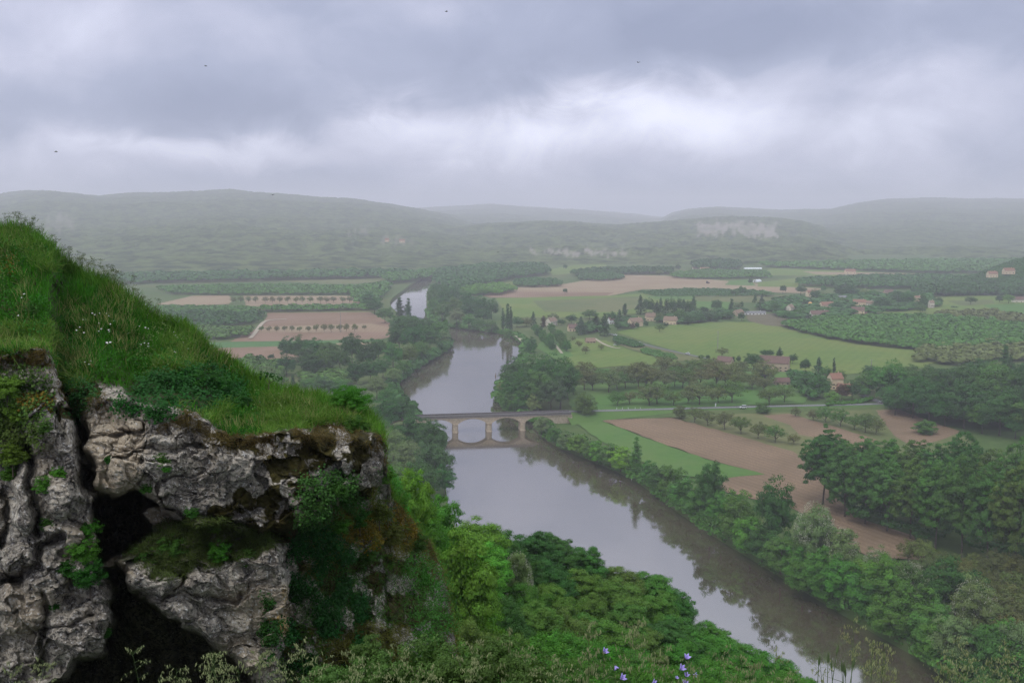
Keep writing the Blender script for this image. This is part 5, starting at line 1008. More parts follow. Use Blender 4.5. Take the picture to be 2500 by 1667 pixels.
# ------------------------------------------------------------------ bridge
BST = plain('bridge_stone', (.46, .38, .28), .9, .18, .9, .15, c2=(.27, .22, .165), bump=.4); BDK = plain('bridge_dark_stone', (.17, .155, .15), .9, .2, 1.2, .15, c2=(.10, .09, .09))
A1 = at(1111, 1053, 0); A3 = at(1274, 1047.5, 0); dv = (A3-A1); SP = dv.length/2; ang = math.atan2(dv.y, dv.x); 
br = empty('bridge', A1, ang); tag(br, 'stone road bridge with low arches across the brown river', 'bridge')
HW = 3.9; TOP = BZ-1.3; ZS = 5.9   # arches spring at ZS, rise to TOP-.9
def arch_prof(x0, x1, n=14):
    P = []; r = TOP-.45-ZS
    for i in range(n+1):
        t = i/n; x = x0+(x1-x0)*t; P.append((x, ZS+r*(1-abs(2*t-1)**2.3)))
    return P
def spandrel(name, x0, x1, m_):
    """one span: arch barrel and walls, x along the bridge"""
    pr = arch_prof(x0, x1); poly = [(x0, ZS)]+pr[1:-1]+[(x1, ZS), (x1, TOP), (x0, TOP)]; m = MB(); n = len(poly)
    V = [(x, -HW, z) for x, z in poly]+[(x, HW, z) for x, z in poly]; F = []
    k = len(pr)
    for i in range(k-1):   # front and back strips between arch and top
        a, b_ = poly[i], poly[i+1]; m.add([(a[0], -HW, a[1]), (b_[0], -HW, b_[1]), (b_[0], -HW, TOP), (a[0], -HW, TOP)], [(0, 1, 2, 3)]); m.add([(a[0], HW, a[1]), (b_[0], HW, b_[1]), (b_[0], HW, TOP), (a[0], HW, TOP)], [(3, 2, 1, 0)])
        m.add([(a[0], -HW, a[1]), (b_[0], -HW, b_[1]), (b_[0], HW, b_[1]), (a[0], HW, a[1])], [(0, 3, 2, 1)])
    return m.build(name, m_, br)
pw = 1.75
for k in range(-1, 4):
    spandrel('arch', (k-1)*SP+pw if k > -1 else -2*SP+pw, k*SP-pw if k < 3 else 3*SP-pw, BST) if k >= 0 else None
spandrel('arch', -2*SP+pw, -SP-pw, BST)
for k in range(-1, 3):
    m = MB(); x = k*SP
    oc = [(-pw, -HW-.2), (-pw*.55, -HW-1.3), (pw*.55, -HW-1.3), (pw, -HW-.2), (pw, HW+.2), (pw*.55, HW+1.3), (-pw*.55, HW+1.3), (-pw, HW+.2)]
    def ring(s, z): return [(x+a*s, b_*(1+(s-1)*.5), z) for a, b_ in oc]
    def lathe(rs):
        V = []; 
        for s, z in rs: V += ring(s, z)
        F = [(i*8+j, i*8+(j+1) % 8, (i+1)*8+(j+1) % 8, (i+1)*8+j) for i in range(len(rs)-1) for j in range(8)]+[tuple(range((len(rs)-1)*8, len(rs)*8))]; m.add(V, F)
    lathe([(1.15, -4), (1.12, .5), (1.0, .7), (.97, ZS-.5)]); lathe([(1.1, ZS-.497), (1.13, ZS-.1), (1.0, ZS-.05)])
    m.box((x, 0, (ZS+TOP)/2-.02), (pw-.003, HW+.02, (TOP-ZS)/2+.02)); m.build('pier', BST, br)
m = MB(); m.box((3*SP+5, 0, TOP/2), (5+pw, HW+.01, TOP/2)); m.build('abutment', BST, br); m = MB(); m.box((-2*SP-5, 0, TOP/2), (5+pw, HW+.01, TOP/2)); m.build('abutment', BST, br)
X0, X1 = -2*SP-10, 3*SP+11
m = MB(); m.box(((X0+X1)/2, 0, TOP+.55), ((X1-X0)/2, HW+.1, .55)); m.build('deck', BDK, br)
m = MB(); m.box(((X0+X1)/2, 0, TOP+1.12), ((X1-X0)/2, 2.9, .02)); m.build('roadway', ASPH, br)
for s in (-1, 1):
    m = MB(); m.box(((X0+X1)/2, s*(HW-.1), TOP+1.6), ((X1-X0)/2, .22, .5)); m.box(((X0+X1)/2, s*(HW-.1), TOP+2.16), ((X1-X0)/2, .32, .07)); m.build('parapet', BDK, br)
    m = MB(); m.box(((X0+X1)/2, s*(HW+.25), TOP+.1), ((X1-X0)/2, .16, .14)); m.build('cornice', BST, br)
# ------------------------------------------------------------------ houses
WCR = plain('cream_wall', (.68, .53, .36), .9, .08, .6); WPL = plain('pale_wall', (.66, .60, .50), .9, .06, .6); WST = plain('stone_wall', (.50, .39, .28), .9, .15, .8); WWH = plain('white_wall', (.75, .75, .74), .8, .04, .6)
RTN = plain('tan_tiles', (.25, .175, .125), .9, .15, .9); RBR = plain('brown_tiles', (.17, .105, .085), .9, .15, .9); RRD = plain('red_tiles', (.27, .145, .10), .9, .12, .9); RGY = plain('grey_roof', (.19, .19, .20), .8, .1, .9)
GLS = plain('window_glass', (.05, .06, .07), .15, .1, 1, .6); SHU = plain('shutter_wood', (.17, .12, .09), .8, .1, 1); WHP = plain('white_plastic', (.72, .75, .78), .5, .04, .5)
def gable_walls(l, wd, h, rise):
    m = MB(); m.prism([(-wd/2, -1), (wd/2, -1), (wd/2, h), (0, h+rise-.05), (-wd/2, h)], -l/2, l/2); return m
def house(p, l, wd, h, rz, wall, roofm, label, rise=None, chimney=True, wins=3, wing=None, name='house', cat='house', group='houses of the valley hamlet', storeys=1):
    rise = rise or wd*.45; o = empty(name, p, rz); tag(o, label, cat, group)
    gable_walls(l, wd, h, rise).build('wall', wall, o)
    m = MB(); e = .5; t = .22; sl = rise/(wd/2)
    m.prism([(-wd/2-e, h-e*sl+.02), (0, h+rise+.02), (wd/2+e, h-e*sl+.02), (wd/2+e, h-e*sl+t), (0, h+rise+t+.05), (-wd/2-e, h-e*sl+t)], -l/2-.4, l/2+.4)
    rf = m.build('roof', roofm, o)
    if chimney:
        m = MB(); m.box((l*.28, .4, h+rise+.3), (.35, .3, .9)); m.box((l*.28, .4, h+rise+1.25), (.42, .37, .06)); m.build('chimney', wall, rf)
    for st_ in range(storeys):
        zc = 1.4+st_*2.7
        if zc+.7 > h: break
        for i in range(wins):
            x = (i+.5)/wins*l-l/2
            for sy in (-1, 1):
                if st_ == 0 and i == wins//2:
                    m = MB(); m.box((x, sy*(wd/2+.02), 1.05), (.5, .05, 1.05)); m.build('door', SHU, o); continue
                m = MB(); m.box((x, sy*(wd/2+.02), zc), (.5, .04, .6)); wo_ = m.build('window', GLS, o)
                m = MB(); m.box((x-.78, sy*(wd/2+.03), zc), (.24, .03, .62)); m.box((x+.78, sy*(wd/2+.03), zc), (.24, .03, .62)); m.build('shutters', SHU, wo_)
    for sx in (-1, 1):
        m = MB(); m.box((sx*(l/2+.02), 0, min(h-.8, 1.5+(storeys-1)*2.6)), (.04, .5, .6)); m.build('window', GLS, o)
    if wing:
        dx, dy, l2, w2, h2, r2 = wing; m = gable_walls(l2, w2, h2, w2*.45); Q = Matrix.Translation((dx, dy, 0)) @ Matrix.Rotation(r2, 4, 'Z')
        m.v = [tuple(Q @ Vector(v)) for v in m.v]; m.build('side_wing', wall, o)
        m = MB(); r_ = w2*.45; sl = .9; m.prism([(-w2/2-e, h2-e*sl+.02), (0, h2+r_+.02), (w2/2+e, h2-e*sl+.02), (w2/2+e, h2-e*sl+t), (0, h2+r_+t+.05), (-w2/2-e, h2-e*sl+t)], -l2/2-.4, l2/2+.4)
        m.v = [tuple(Q @ Vector(v)) for v in m.v]; m.build('roof', roofm, o)
    return o
# u, base v, length px, depth m, h m, rot, wall, roof, label, extras
HS = [(1551, 795, 30, 8.5, 5.2, .5, WCR, RTN, 'cream house with tan roof left of the pine grove', dict(storeys=2, wing=(3, -5, 6, 6, 4, 1.57))),
 (1588, 783, 20, 7, 5, .1, WCR, RTN, 'cream house with steep roof and small tower behind the cream pair', dict(rise=4.5, wing=(-4, 3, 5, 5, 7.5, 0))),
 (1637, 791, 28, 9, 4.6, -.45, WCR, RTN, 'long cream house with gable end right of the pine grove', dict(wins=4)),
 (1492, 790, 12, 6, 4.5, .4, WWH, RBR, 'small white house in the trees left of the cream houses', {}),
 (1346, 795, 24, 8, 5.5, .9, WPL, RTN, 'pale gabled house at the head of the avenue', dict(storeys=2)), (1398, 808, 20, 8, 3.8, .2, WCR, RBR, 'low brown roofed house right of the avenue', {}),
 (1441, 837, 20, 7, 1.8, .2, WST, RTN, 'open timber shed on the meadow by the farm track', dict(chimney=False, name='shed', cat='shed')),
 (1770, 893, 32, 8, 4.2, -.6, WST, RBR, 'brown roofed barn beside the farmhouse', dict(chimney=False, wins=2, name='barn', cat='barn')),
 (1890, 905, 62, 11, 7.0, -.42, WST, RBR, 'big stone farmhouse with long brown roof and climbing plants', dict(storeys=2, wins=6)),
 (1908, 939, 32, 6, 2.6, .05, WST, RBR, 'low stone outbuilding below the farmhouse', dict(chimney=False)),
 (2038, 948, 26, 8, 7.5, .2, WCR, RRD, 'tall cream house with tan roof half hidden near the junction', dict(storeys=2)), (2062, 962, 30, 9, 3.5, -.5, WCR, RRD, 'low red roofed house among trees at the junction', {}),
 (1802, 770, 24, 8, 3.6, .7, WST, RTN, 'low tan roofed house beside the striped field', {}), (1842, 768, 46, 8, 2.8, .05, WWH, RGY, 'long low white house behind the striped field', dict(wins=6, rise=1.6)),
 (1929, 757, 20, 8, 3.8, .9, WPL, RTN, 'small pale house with white gable in the hamlet', {}), (2000, 775, 38, 10, 4.6, .02, WPL, RBR, 'wide house with purple brown roof and white veranda', dict(rise=4.5, wins=5)),
 (2018, 750, 30, 9, 3.4, .3, WCR, RRD, 'orange roofed bungalow in the middle of the hamlet', {}), (2058, 733, 24, 9, 3, .2, WWH, RGY, 'white roofed shed at the back of the hamlet', dict(chimney=False)),
 (2098, 745, 26, 8, 4.4, -.3, WCR, RRD, 'cream house with orange roof at the back of the hamlet', {}), (2122, 745, 18, 7, 3, -.5, WPL, RTN, 'small pale annex right of the orange roofed house', {}),
 (2094, 768, 26, 9, 5.6, -.25, WCR, RBR, 'bright cream house with dark roof at the front of the hamlet', dict(storeys=2, wing=(10, 1, 5, 4, 2.2, 0))), (1980, 725, 20, 8, 6.5, .2, WCR, RRD, 'tall pinkish house behind the orange ball', dict(storeys=2)),
 (2169, 720, 20, 9, 4.2, .1, WST, RBR, 'brown roofed house behind the dark garden trees', {}), (2240, 735, 16, 8, 6, .1, WCR, RRD, 'boxy cream house between dark trees', dict(storeys=2, rise=1.5)),
 (2273, 752, 9, 7, 7, .1, WPL, RTN, 'narrow pale house wall at the meadow corner', dict(storeys=2)), (2490, 738, 30, 9, 4, .0, WPL, RBR, 'brown roofed house at the right frame edge', {}),
 (1720, 662, 20, 10, 4, .2, WPL, RRD, 'red roofed farm on the far plain', dict(chimney=False)), (1700, 660, 16, 10, 3.5, .1, WPL, RTN, 'pale roofed barn next to the far red roof', dict(chimney=False, name='barn', cat='barn')),
 (2075, 668, 22, 10, 5, .1, WCR, RRD, 'pinkish farm far behind the hamlet', {}), (2400, 645, 24, 10, 5, .1, WPL, RRD, 'hazy house at the foot of the far hills', {}), (2160, 644, 14, 10, 5, .1, WWH, RGY, 'hazy white house on the far right plain', {})]
for (u, v, lp, dp, h, rz, wl, rfm, lb, ex) in HS:
    p = at(u, v, LAND); house(p, hD(p, lp)*1.12, dp*1.1, h*1.2, rz, wl, rfm, lb, **ex)
for (u, v, D_, l, lb) in [(2422, 676, 1800, 17, 'red brick roofed house on the wooded knoll'), (2462, 668, 1830, 20, 'pinkish villa high on the wooded knoll'), (982, 592, 3150, 18, 'faint pale house on the hazy left hill'), (945, 590, 3150, 14, 'faint farmhouse low on the hazy left hill')]:
    house(pt(u, v, D_), l, 10, 6, .1, WCR, RRD, lb, group='houses on the hillsides')
def tunnel(u, v, lp, wd, h, rz, lb):
    p = at(u, v, LAND); l = hD(p, lp); o = empty('polytunnel', p, rz); tag(o, lb, 'greenhouse', 'white polytunnels on the plain')
    m = MB(); pr = [(wd/2*math.cos(a), h*math.sin(a)) for a in np.linspace(0, math.pi, 13)]; m.prism(pr, -l/2, l/2); m.build('plastic_cover', WHP, o)
    m = MB()
    for x in np.linspace(-l/2, l/2, 7): m.tube([(x, (wd/2+.05)*math.cos(a), (h+.05)*math.sin(a)) for a in np.linspace(0, math.pi, 9)], .06, 4)
    m.build('hoops', RGY, o)
    m = MB(); m.box((-l/2-.03, 0, h*.4), (.03, 1.2, h*.4)); m.build('door', SHU, o)
tunnel(1848, 688, 24, 12, 5, .9, 'rounded white polytunnel beside the yellow green field'); tunnel(1838, 657, 42, 9, 4, .05, 'long low white polytunnel far across the plain'); tunnel(2235, 745, 11, 5, 3, .1, 'small blue white polytunnel in a hamlet garden')
tunnel(1232, 711, 8, 4, 2, .3, 'small white tent on the far tilled field')
# ------------------------------------------------------------------ vehicles
PAINT = {c: plain(c+'_paint', v, .3, .02, 1, .5) for c, v in {'white': (.75, .76, .78), 'silver': (.42, .44, .46), 'black': (.05, .05, .05)}.items()}; TYRE = plain('tyre', (.02, .02, .02), .9, .05); LAMP = plain('lamp_glass', (.7, .7, .65), .2, .03)
def car(p, rz, colr, label, s=1.0, van=False):
    o = empty('van' if van else 'car', p, rz, s); tag(o, label, 'van' if van else 'car', 'cars on the valley roads')
    pr = [(-2.1, .35), (2.1, .35), (2.15, .75), (1.95, .95), (.95, 1.02), (-2.05, 1.0), (-2.15, .7)]
    m = MB(); m.v = []; V = [(x, -.85, z) for x, z in pr]+[(x, .85, z) for x, z in pr]; n = len(pr)
    m.add(V, [tuple(range(n)), tuple(range(2*n-1, n-1, -1))]+[(i, n+i, n+(i+1) % n, (i+1) % n) for i in range(n)]); m.build('body', PAINT[colr], o)
    h = 1.85 if van else 1.45; cb = [(1.0, 1.0), (.35 if not van else .6, h), (-1.3 if not van else -1.9, h), (-1.95 if not van else -2.05, 1.0)]; n = 4
    m = MB(); V = [(x, -.78 if z < 1.2 else -.62, z) for x, z in cb]+[(x, .78 if z < 1.2 else .62, z) for x, z in cb]
    m.add(V, [(0, 1, 2, 3), (7, 6, 5, 4)]+[(i, 4+i, 4+(i+1) % 4, (i+1) % 4) for i in range(4)]); m.build('windows', GLS, o)
    m = MB(); m.box(((cb[1][0]+cb[2][0])/2, 0, h+.02), ((cb[1][0]-cb[2][0])/2+.05, .64, .03)); m.build('roof', PAINT[colr], o)
    for sx in (-1.35, 1.35):
        for sy in (-.8, .8):
            m = MB(); m.tube([(sx, sy-.1, .33), (sx, sy+.1, .33)], .33, 12); m.build('wheel', TYRE, o)
    for sy in (-.6, .6): m = MB(); m.box((2.12, sy, .72), (.05, .18, .1)); m.build('headlight', LAMP, o)
    return o
for (u, v, z, rz, c, lb, vn_) in [(1814, 996, LAND+1.1, math.pi+.03, 'white', 'white van driving on the road above the brown field', True), (2153, 982, LAND+1.0, .5+math.pi, 'silver', 'silver car turning at the road junction', False), (1679, 864, LAND+1.05, 2.2, 'white', 'white car driving along the lane across the meadow', False), (1502, 819, LAND+1.05, 2.2, 'white', 'white car at the far end of the lane by dark trees', False),
                        (1503, 843, LAND+.1, .3, 'white', 'white car parked by the farm track', False), (1536, 831, LAND+1.05, 2.2, 'silver', 'car roof just showing above the lane hedge', False), (1561, 838, LAND+1.05, 2.2, 'silver', 'pale car on the lane at the end of the hedge', False)]:
    car(at(u, v, z-.0), rz, c, lb, 1.15, vn_)
p = at(1728, 692, LAND); o = empty('tractor', p, .4, 2.0); tag(o, 'dark tractor standing at the edge of the far tilled field', 'tractor'); m = MB(); m.box((.6, 0, 1.2), (1.1, .45, .4)); m.build('body', RRD, o); m = MB(); m.box((-.9, 0, 1.9), (.6, .6, .8)); m.build('cab', GLS, o)
for x, r_ in ((-.9, .8), (1.2, .5)):
    for sy in (-.8, .8): m = MB(); m.tube([(x, sy-.2, r_), (x, sy+.2, r_)], r_, 12); m.build('wheel', TYRE, o)
# ------------------------------------------------------------------ poles, posts, small things
CONC = plain('concrete', (.30, .29, .27), .9, .1, 2)
def pole(u, v, hpx, lb, arm=1.2, r=.2):
    p = at(u, v, LAND); h = hD(p, hpx)*1.02; o = empty('power_pole', p); tag(o, lb, 'pole', 'poles of the power line'); m = MB()
    for sx, sy in ((-1, -1), (1, -1), (1, 1), (-1, 1)): m.tube([(sx*r*2, sy*r*2, -.3), (sx*r*.8, sy*r*.8, h)], [.12, .08], 5)
    n = 7
    for i in range(n):
        z0, z1 = h*i/n, h*(i+1)/n; a, b_ = r*(2-1.2*i/n), r*(2-1.2*(i+1)/n); m.tube([(-a, -a, z0), (b_, -b_, z1)], .05, 4); m.tube([(a, -a, z0), (-b_, -b_, z1)], .05, 4)
    m.build('mast', CONC, o); m = MB(); m.box((0, 0, h-.4), (arm, .08, .08)); ar = m.build('crossarm', CONC, o)
    for x in (-arm*.9, 0, arm*.9): m = MB(); m.tube([(x, 0, h-.3), (x, 0, h+.1)], [.07, .05], 6); m.build('insulator', LAMP, ar)
pole(1752, 856, 46, 'tall lattice power pole in the yellow green meadow'); pole(2127, 900, 21, 'slim power pole at the right end of the meadow'); pole(2471, 945, 24, 'pale power pole in the dark wood at right'); pole(832, 811, 48, 'tall hazy power pole in the reddish field')
for i, u in enumerate((1507, 1521, 1535, 1552, 1565)):
    p = at(u, 1000.5, LAND+3.6 if u < 1530 else LAND+2.2); p.y += 3.5; o = empty('bollard', p); tag(o, f'white roadside post beside the road, {ordw(i+1)} from the left', 'post', 'white posts beside the road')
    m = MB(); m.tube([(0, 0, -.6), (0, 0, 1.3)], .16, 8); m.build('post', PAINT['white'], o); m = MB(); m.tube([(0, 0, 1.1), (0, 0, 1.22)], .17, 8); m.build('band', PAINT['black'], o)
p = at(1750, 994, LAND+1.0); p.y += 4.5; o = empty('milestone', p); tag(o, 'tall white marker stone beside the road left of the van', 'marker'); m = MB(); m.box((0, 0, .9), (.35, .15, 1.1)); m.build('stone', PAINT['white'], o)
m = MB(); m.tube([(0, 0, 2.0), (0, 0, 2.2)], [.34, .1], 8); m.build('cap', PAINT['white'], o)
p = at(1978, 742, LAND+4.5); V = []; m = MB(); n = 10
for i in range(n+1):
    a = math.pi*i/n-math.pi/2
    for j in range(14): t = 2*math.pi*j/14; V.append((math.cos(a)*3.3*math.cos(t), math.cos(a)*3.3*math.sin(t), 3.3*math.sin(a)))
m.add(V, [(i*14+j, i*14+(j+1) % 14, (i+1)*14+(j+1) % 14, (i+1)*14+j) for i in range(n) for j in range(14)])
o = empty('ball', p); m.build('envelope', plain('orange_skin', (.72, .42, .14), .6, .05), o, True); m = MB(); m.tube([(0, 0, -5), (0, 0, -3.2)], [.7, 1.0], 8); m.build('base', SHU, o); tag(o, 'big round orange ball standing among the hamlet trees', 'ball')
p = at(702, 947, LAND); o = empty('rowing_boat', p, .3, 1.6); m = MB(); m.prism([(-.9, .3), (-.6, 0), (.6, 0), (.9, .3), (.9, .8), (-.9, .8)], -3.4, 3.4); m.build('hull', PAINT['white'], o); m = MB(); m.box((0, 0, .86), (.25, .88, .05)); m.box((1.6, 0, .86), (.25, .88, .05)); m.build('bench', SHU, o); tag(o, 'white boat lying on the grass beside the dark cypress', 'boat')
p = at(1210, 918, 0); o = empty('channel_marker', p); m = MB(); m.tube([(0, 0, -.5), (0, 0, .8), (0, 0, 2.6)], [.8, .5, .15], 8); m.build('float', SHU, o); m = MB(); m.box((0, 0, 2.9), (.3, .3, .3)); m.build('topmark', PAINT['black'], o); tag(o, 'small dark marker post standing in the river above the bridge', 'buoy')
# swans: one continuous body each
def swan(u, v, rz, lb):
    p = at(u, v, 0.0); me = MB(); me.tube([(-.9, 0, .28), (-.6, 0, .25), (-.1, 0, .22), (.35, 0, .25), (.6, 0, .38), (.68, 0, .62), (.62, 0, .85), (.68, 0, 1.0), (.85, 0, 1.0), (1.0, 0, .93)], [.04, .2, .33, .26, .12, .07, .06, .08, .06, .02], 10)
    o = empty('swan', p, rz, 1.5); me.build('body', PAINT['white'], o, True); m = MB(); m.tube([(.98, 0, .94), (1.12, 0, .9)], [.035, .012], 6); m.build('beak', plain('beak', (.6, .25, .05), .6, .02), o)
    for s in (-1, 1): m = MB(); m.tube([(.2, s*.22, .3), (-.3, s*.3, .36), (-.85, s*.12, .42)], [.1, .17, .02], 8); m.build('wing', PAINT['white'], o, True)
    tag(o, lb, 'swan', 'swans by the right bank')
swan(1546, 1170, .4, 'white swan nearer the open water below the poplar'); swan(1559, 1170, 2.8, 'smaller looking white swan close to the right bank')
# birds in the air
BIRD = plain('dark_feathers', (.03, .03, .035), .8, .05)
for (u, v, D_, lb) in [(1090, 29, 160, 'dark bird near the top edge of the sky'), (502, 162, 170, 'dark bird high in the left sky'), (1558, 153, 170, 'dark bird in the sky above the bright cloud'), (137, 371, 150, 'dark bird low in the left sky'), (666, 476, 170, 'dark bird over the crest of the left hill'), (965, 838, 190, 'dark bird flying in front of the left bank trees'), (1216, 616, 200, 'dark bird before the hazy middle hill')]:
    p = pt(u, v, D_); o = empty('bird', p, random.uniform(0, 6), .9); m = MB(); m.tube([(-.28, 0, 0), (-.1, 0, 0), (.1, 0, .01), (.2, 0, .03), (.27, 0, .02)], [.02, .06, .06, .035, .008], 7); m.build('body', BIRD, o, True)
    for s in (-1, 1): m = MB(); m.add([(.1, s*.04, .02), (-.08, s*.04, .02), (-.1, s*.25, .12), (.1, s*.25, .13), (-.12, s*.52, .03)], [(0, 1, 2, 3), (3, 2, 4)]); m.add([(.1, s*.04, .005), (-.08, s*.04, .005), (-.1, s*.25, .105), (.1, s*.25, .115), (-.12, s*.52, .022)], [(3, 2, 1, 0), (4, 2, 3)]); m.build('wing', BIRD, o)
    tag(o, lb, 'bird', 'birds in the air')
# ------------------------------------------------------------------ the ledge at our feet with grasses and bellflowers
yy_ = np.linspace(.8, 8.2, 40); xx_ = np.linspace(-5, 5, 90); Xg, Yg = np.meshgrid(xx_, yy_); vb = np.interp(1250+Xg/Yg*FPX*.97, [-500, 300, 900, 1300, 2000, 2500, 3500], [1790, 1760, 1720, 1730, 1750, 1720, 1700])
cyb = (833.5-vb)/FPX; c_, s_ = math.cos(PITCH), math.sin(PITCH); tb = (-s_+cyb*c_)/(c_+cyb*s_); Zg = CZ+tb*np.clip(Yg, 0, 4.6)-np.maximum(0, Yg-4.6)*2.2-.15-1.1*np.clip(1-Yg/4.6, 0, 1)
Zg = Zg+fbm(np.stack([Xg.ravel()*2, Yg.ravel()*2, 0*Xg.ravel()], 1), 3, 2).reshape(Xg.shape)*.05
idx = np.arange(Xg.size).reshape(Xg.shape); F = np.stack([idx[:-1, :-1], idx[:-1, 1:], idx[1:, 1:], idx[1:, :-1]], -1).reshape(-1, 4)
tag(mk('viewpoint_ledge', np.stack([Xg, Yg, Zg], -1).reshape(-1, 3), F, UNDER, smooth=True), kind='structure')
def ledge_z(x, y):
    i = int(np.argmin(abs(yy_-y))); j = int(np.argmin(abs(xx_-x))); return float(Zg[i, j])
# short grass along the ledge
n = 5200; gx = rng.uniform(-2.6, 2.8, n); gy = rng.uniform(3.6, 5.2, n); gz = np.array([ledge_z(a, b_) for a, b_ in zip(gx, gy)]); cpf_s, cnf_s = cpf, cnf
cpf = np.stack([gx, gy, gz], 1); cnf = np.tile(np.array([0, -.2, 1.0]), (n, 1)); blades(np.arange(n), .20, .006, .85, .6, label='fresh grass blades along the bottom edge of the view', c=(.10, .19, .04), droop=.4); cpf, cnf = cpf_s, cnf_s
def panicle(h, seed, dense):
    r_ = random.Random(seed); m = MB(); ln = r_.uniform(-.12, .12); q = lambda t: Vector((ln*h*t*t, .02*t, h*t)); m.tube([q(t) for t in (0, .25, .5, .75, .92, 1)], [.0022, .002, .0017, .0013, .0009, .0006], 4); b0 = len(m.f)
    for k in range(14 if dense else 9):
        t = r_.uniform(.66, 1.0); b_ = q(t); L1 = .10*(1.25-t)*2.2*r_.uniform(.5, 1.1); a = r_.uniform(0, 6.28); e = b_+Vector((math.cos(a)*L1, math.sin(a)*L1, L1*r_.uniform(-.1, .7))); m.tube([b_, b_.lerp(e, .5)+Vector((0, 0, .008)), e], [.0007, .0006, .0005], 3, cap=False)
        for s in range(9 if dense else 6):
            c = b_.lerp(e, r_.uniform(.3, 1.05))+Vector((r_.uniform(-.008, .008), r_.uniform(-.008, .008), r_.uniform(-.008, .006))); d = Vector((r_.uniform(-.4, .4), r_.uniform(-.4, .4), r_.uniform(.4, 1))).normalized()*.008
            m.tube([c-d, c, c+d], [.0006, .0022, .0004], 4, 1, cap=False)
    for k in range(2):
        b_ = q(r_.uniform(.1, .4)); a = r_.uniform(0, 6.28); m.tube([b_, b_+Vector((math.cos(a)*.05, math.sin(a)*.05, .1)), b_+Vector((math.cos(a)*.14, math.sin(a)*.14, .12))], [.002, .0018, .0004], 3, 0)
    return m
SEEDL = plain('grass_seed', (.26, .29, .13), .8, .15, 20); PAN = []
for k in range(9): a = panicle(.62, k, k % 3 != 2).build('grass_stalk', [STEM, SEEDL]); PAN.append(a.data); bpy.data.objects.remove(a)
ST = [(u, random.uniform(1565, 1650)) for u in np.linspace(350, 620, 9)]+[(u, random.uniform(1550, 1660)) for u in np.linspace(670, 930, 7)]+[(u, random.uniform(1490, 1640)) for u in np.linspace(960, 1560, 12)]+[(u, random.uniform(1540, 1640)) for u in np.linspace(1590, 1980, 9)]+[(2083, 1515), (2130, 1545), (2145, 1560), (2183, 1575), (2265, 1590), (2300, 1560), (2330, 1560), (2345, 1590), (2375, 1600), (2400, 1590), (2440, 1575), (2470, 1555), (2488, 1600), (2030, 1600), (1540, 1485), (1430, 1500), (20, 1600), (60, 1620)]
ST.sort()
for i, (u, v) in enumerate(ST):
    y = random.uniform(3.9, 4.9); x = ray(u, v)[0]*y; top = pt(u, v, y); gz = ledge_z(x, y); h = max(.25, top.z-gz)
    o = bpy.data.objects.new('grass_stalk', PAN[i % 9]); col.objects.link(o); o.location = (x, y, gz-.02); s = h/.62; o.scale = (1.0, 1.0, s); o.rotation_euler = (R(random.uniform(-4, 4)), R(random.uniform(-6, 6)), random.uniform(0, 6))
    tag(o, f'pale flowering grass stalk at the bottom edge, {ordw(i+1)} from the left', 'grass stalk', 'flowering grass stalks at the bottom edge')
SPK = plain('grass_spike', (.10, .15, .06), .8, .2, 20)
for i, (u, v) in enumerate([(2008, 1570), (2020, 1590), (2047, 1600), (2052, 1610), (2062, 1615), (2075, 1612), (2078, 1625), (1988, 1598)]):
    y = 4.3; x = ray(u, v)[0]*y; top = pt(u, v, y); gz = ledge_z(x, y); h = top.z-gz; o = empty('grass_spike', (x, y, gz)); o.rotation_euler = (0, R(random.uniform(-5, 9)), 0); m = MB(); m.tube([(0, 0, 0), (.005, 0, h*.5), (0, 0, h*.9)], [.002, .0018, .0014], 4); m.build('stem', STEM, o)
    m = MB(); m.tube([(0, 0, h-.055), (0, 0, h-.04), (0, 0, h-.015), (0, 0, h)], [.0015, .005, .0045, .001], 6); m.build('spike', SPK, o); tag(o, f'dark grass spike standing against the river, {ordw(i+1)} of the cluster', 'grass stalk', 'dark grass spikes against the river')
BELL = plain('violet_petal', (.42, .36, .72), .6, .05, 30, c2=(.30, .24, .58))
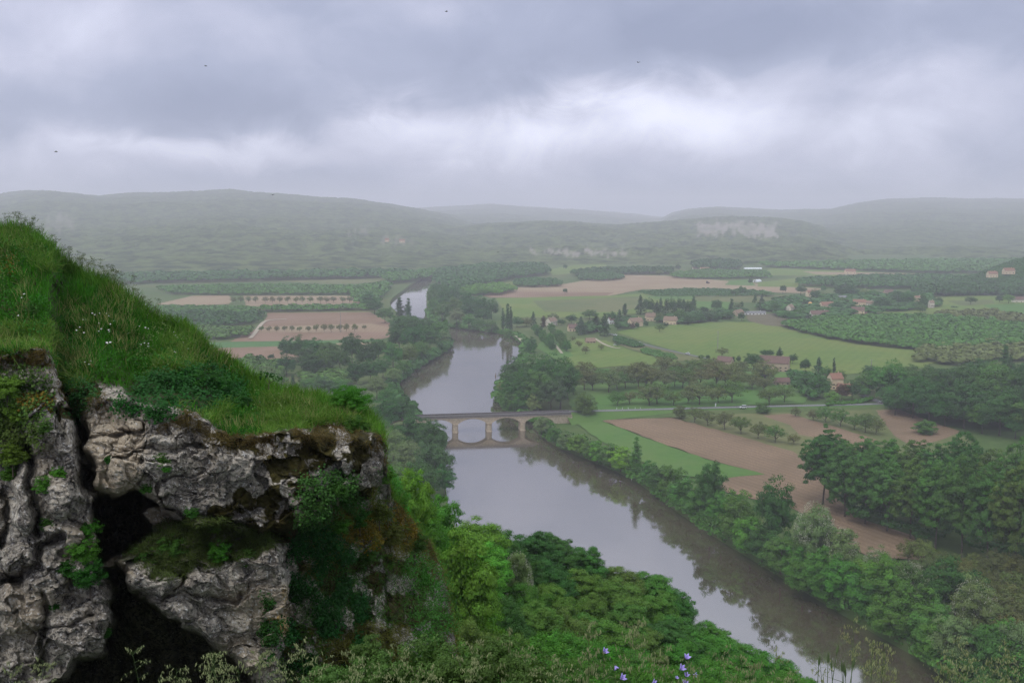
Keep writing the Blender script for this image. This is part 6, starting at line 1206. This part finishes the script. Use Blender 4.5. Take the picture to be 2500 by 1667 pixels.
for (u, v, tilt, sz, lb) in [(1473, 1588, 35, 1.1, 'violet bellflower, topmost of the left pair, opening to the right'), (1501, 1618, 150, .9, 'violet bellflower bud hanging below the topmost left one'), (1515, 1652, 40, 1.2, 'large violet bellflower low at the left of the group'), (1675, 1603, 15, 1.1, 'violet bellflower highest in the right group'), (1660, 1629, 35, 1.2, 'wide violet bellflower under the highest right one'), (1675, 1646, 10, .9, 'half open violet bellflower in the right group'), (1692, 1641, 80, .8, 'violet bellflower pointing right at the far right'), (1673, 1664, 0, 1.0, 'violet bellflower cut by the bottom edge on the right'), (1592, 1663, 50, 1.0, 'violet bellflower between the two groups at the bottom edge'), (1651, 1651, 20, .6, 'small violet bellflower bud in the right group')]:
    y = 4.1; P0 = pt(u, v, y); gz = ledge_z(P0.x, y); o = empty('bellflower', (P0.x, y, gz)); h = P0.z-gz; m = MB(); m.tube([(.02, 0, 0), (.01, 0, h*.5), (0, 0, h-.01)], [.0022, .002, .0014], 5); m.build('stem', STEM, o)
    sz *= .62; rs = [(0, .001), (.004, .006), (.012, .010), (.022, .012), (.030, .019), (.026, .0195), (.012, .009)]; V = []; n = 20
    for z, r_ in rs:
        for j in range(n): t = 2*math.pi*j/n; q = 1+(.28*math.cos(5*t) if z > .024 else 0); zz_ = z+(.006*math.cos(5*t) if z > .024 else 0); V.append((r_*q*math.cos(t)*sz, r_*q*math.sin(t)*sz, zz_*sz))
    F = [(i*n+j, i*n+(j+1) % n, (i+1)*n+(j+1) % n, (i+1)*n+j) for i in range(len(rs)-1) for j in range(n)]; b_ = mk('bell', V, F, BELL, o, True); b_.location = (0, 0, h-.01); b_.rotation_euler = (R(25), R(tilt), 0)
    m = MB()
    for k in range(5): a = k*1.2566; m.tube([(0, 0, h-.012), (.012*math.cos(a), .012*math.sin(a), h-.004)], [.002, .0005], 4)
    m.build('calyx', STEM, o); m = MB()
    for k in range(4): z = h*(.2+.18*k); a = k*2.1; m.tube([(0, 0, z), (math.cos(a)*.03, math.sin(a)*.03, z+.02), (math.cos(a)*.06, math.sin(a)*.06, z+.01)], [.001, .004, .0005], 4)
    m.build('leaves', STEM, o); tag(o, lb, 'flower', 'violet bellflowers at the bottom edge')
# brambles and herbs just below the view
for i, (u, v, y, wpx, c) in enumerate([(800, 1665, 8.5, 150, (.075, .13, .028)), (930, 1640, 8, 160, (.075, .13, .028)), (1040, 1610, 8, 170, (.075, .13, .028)), (1130, 1640, 7.5, 170, (.075, .13, .028)), (1220, 1600, 8, 150, (.075, .13, .028)), (1300, 1650, 7.5, 160, (.075, .13, .028)), (900, 1590, 10, 110, (.075, .13, .028))]):
    p = pt(u, v, y); s = wpx*y/FPX; var, H, W = KINDS['tuft']; cr, tr = var[i % 4]; o = empty('bramble', (p.x, p.y, p.z-s*.55), i, (s/W, s/W, s*.9/H))
    a = bpy.data.objects.new('crown', cr); col.objects.link(a); a.parent = o; a.color = (*c, 1); b_ = bpy.data.objects.new('trunk', tr); col.objects.link(b_); b_.parent = o; tag(o, f'olive bramble bush along the bottom edge, {ordw(i+1)} of the clump', 'bush', 'brambles along the bottom edge')
# ------------------------------------------------------------------ haze
hm = bpy.data.materials.new('haze'); hm.use_nodes = True; nt = hm.node_tree; nt.nodes.clear()
o_ = N(nt, 'ShaderNodeOutputMaterial'); pv = N(nt, 'ShaderNodeVolumePrincipled'); pv.inputs['Color'].default_value = (.91, .89, 1.0, 1)
pv.inputs['Density'].default_value = 1.55e-4; pv.inputs['Anisotropy'].default_value = 0.1; L(nt, pv.outputs[0], o_.inputs['Volume'])
mbx = MB(); mbx.box((0, 8600, 200), (13500, 8850, 225)); hz = mbx.build('haze', hm); tag(hz, kind='stuff')
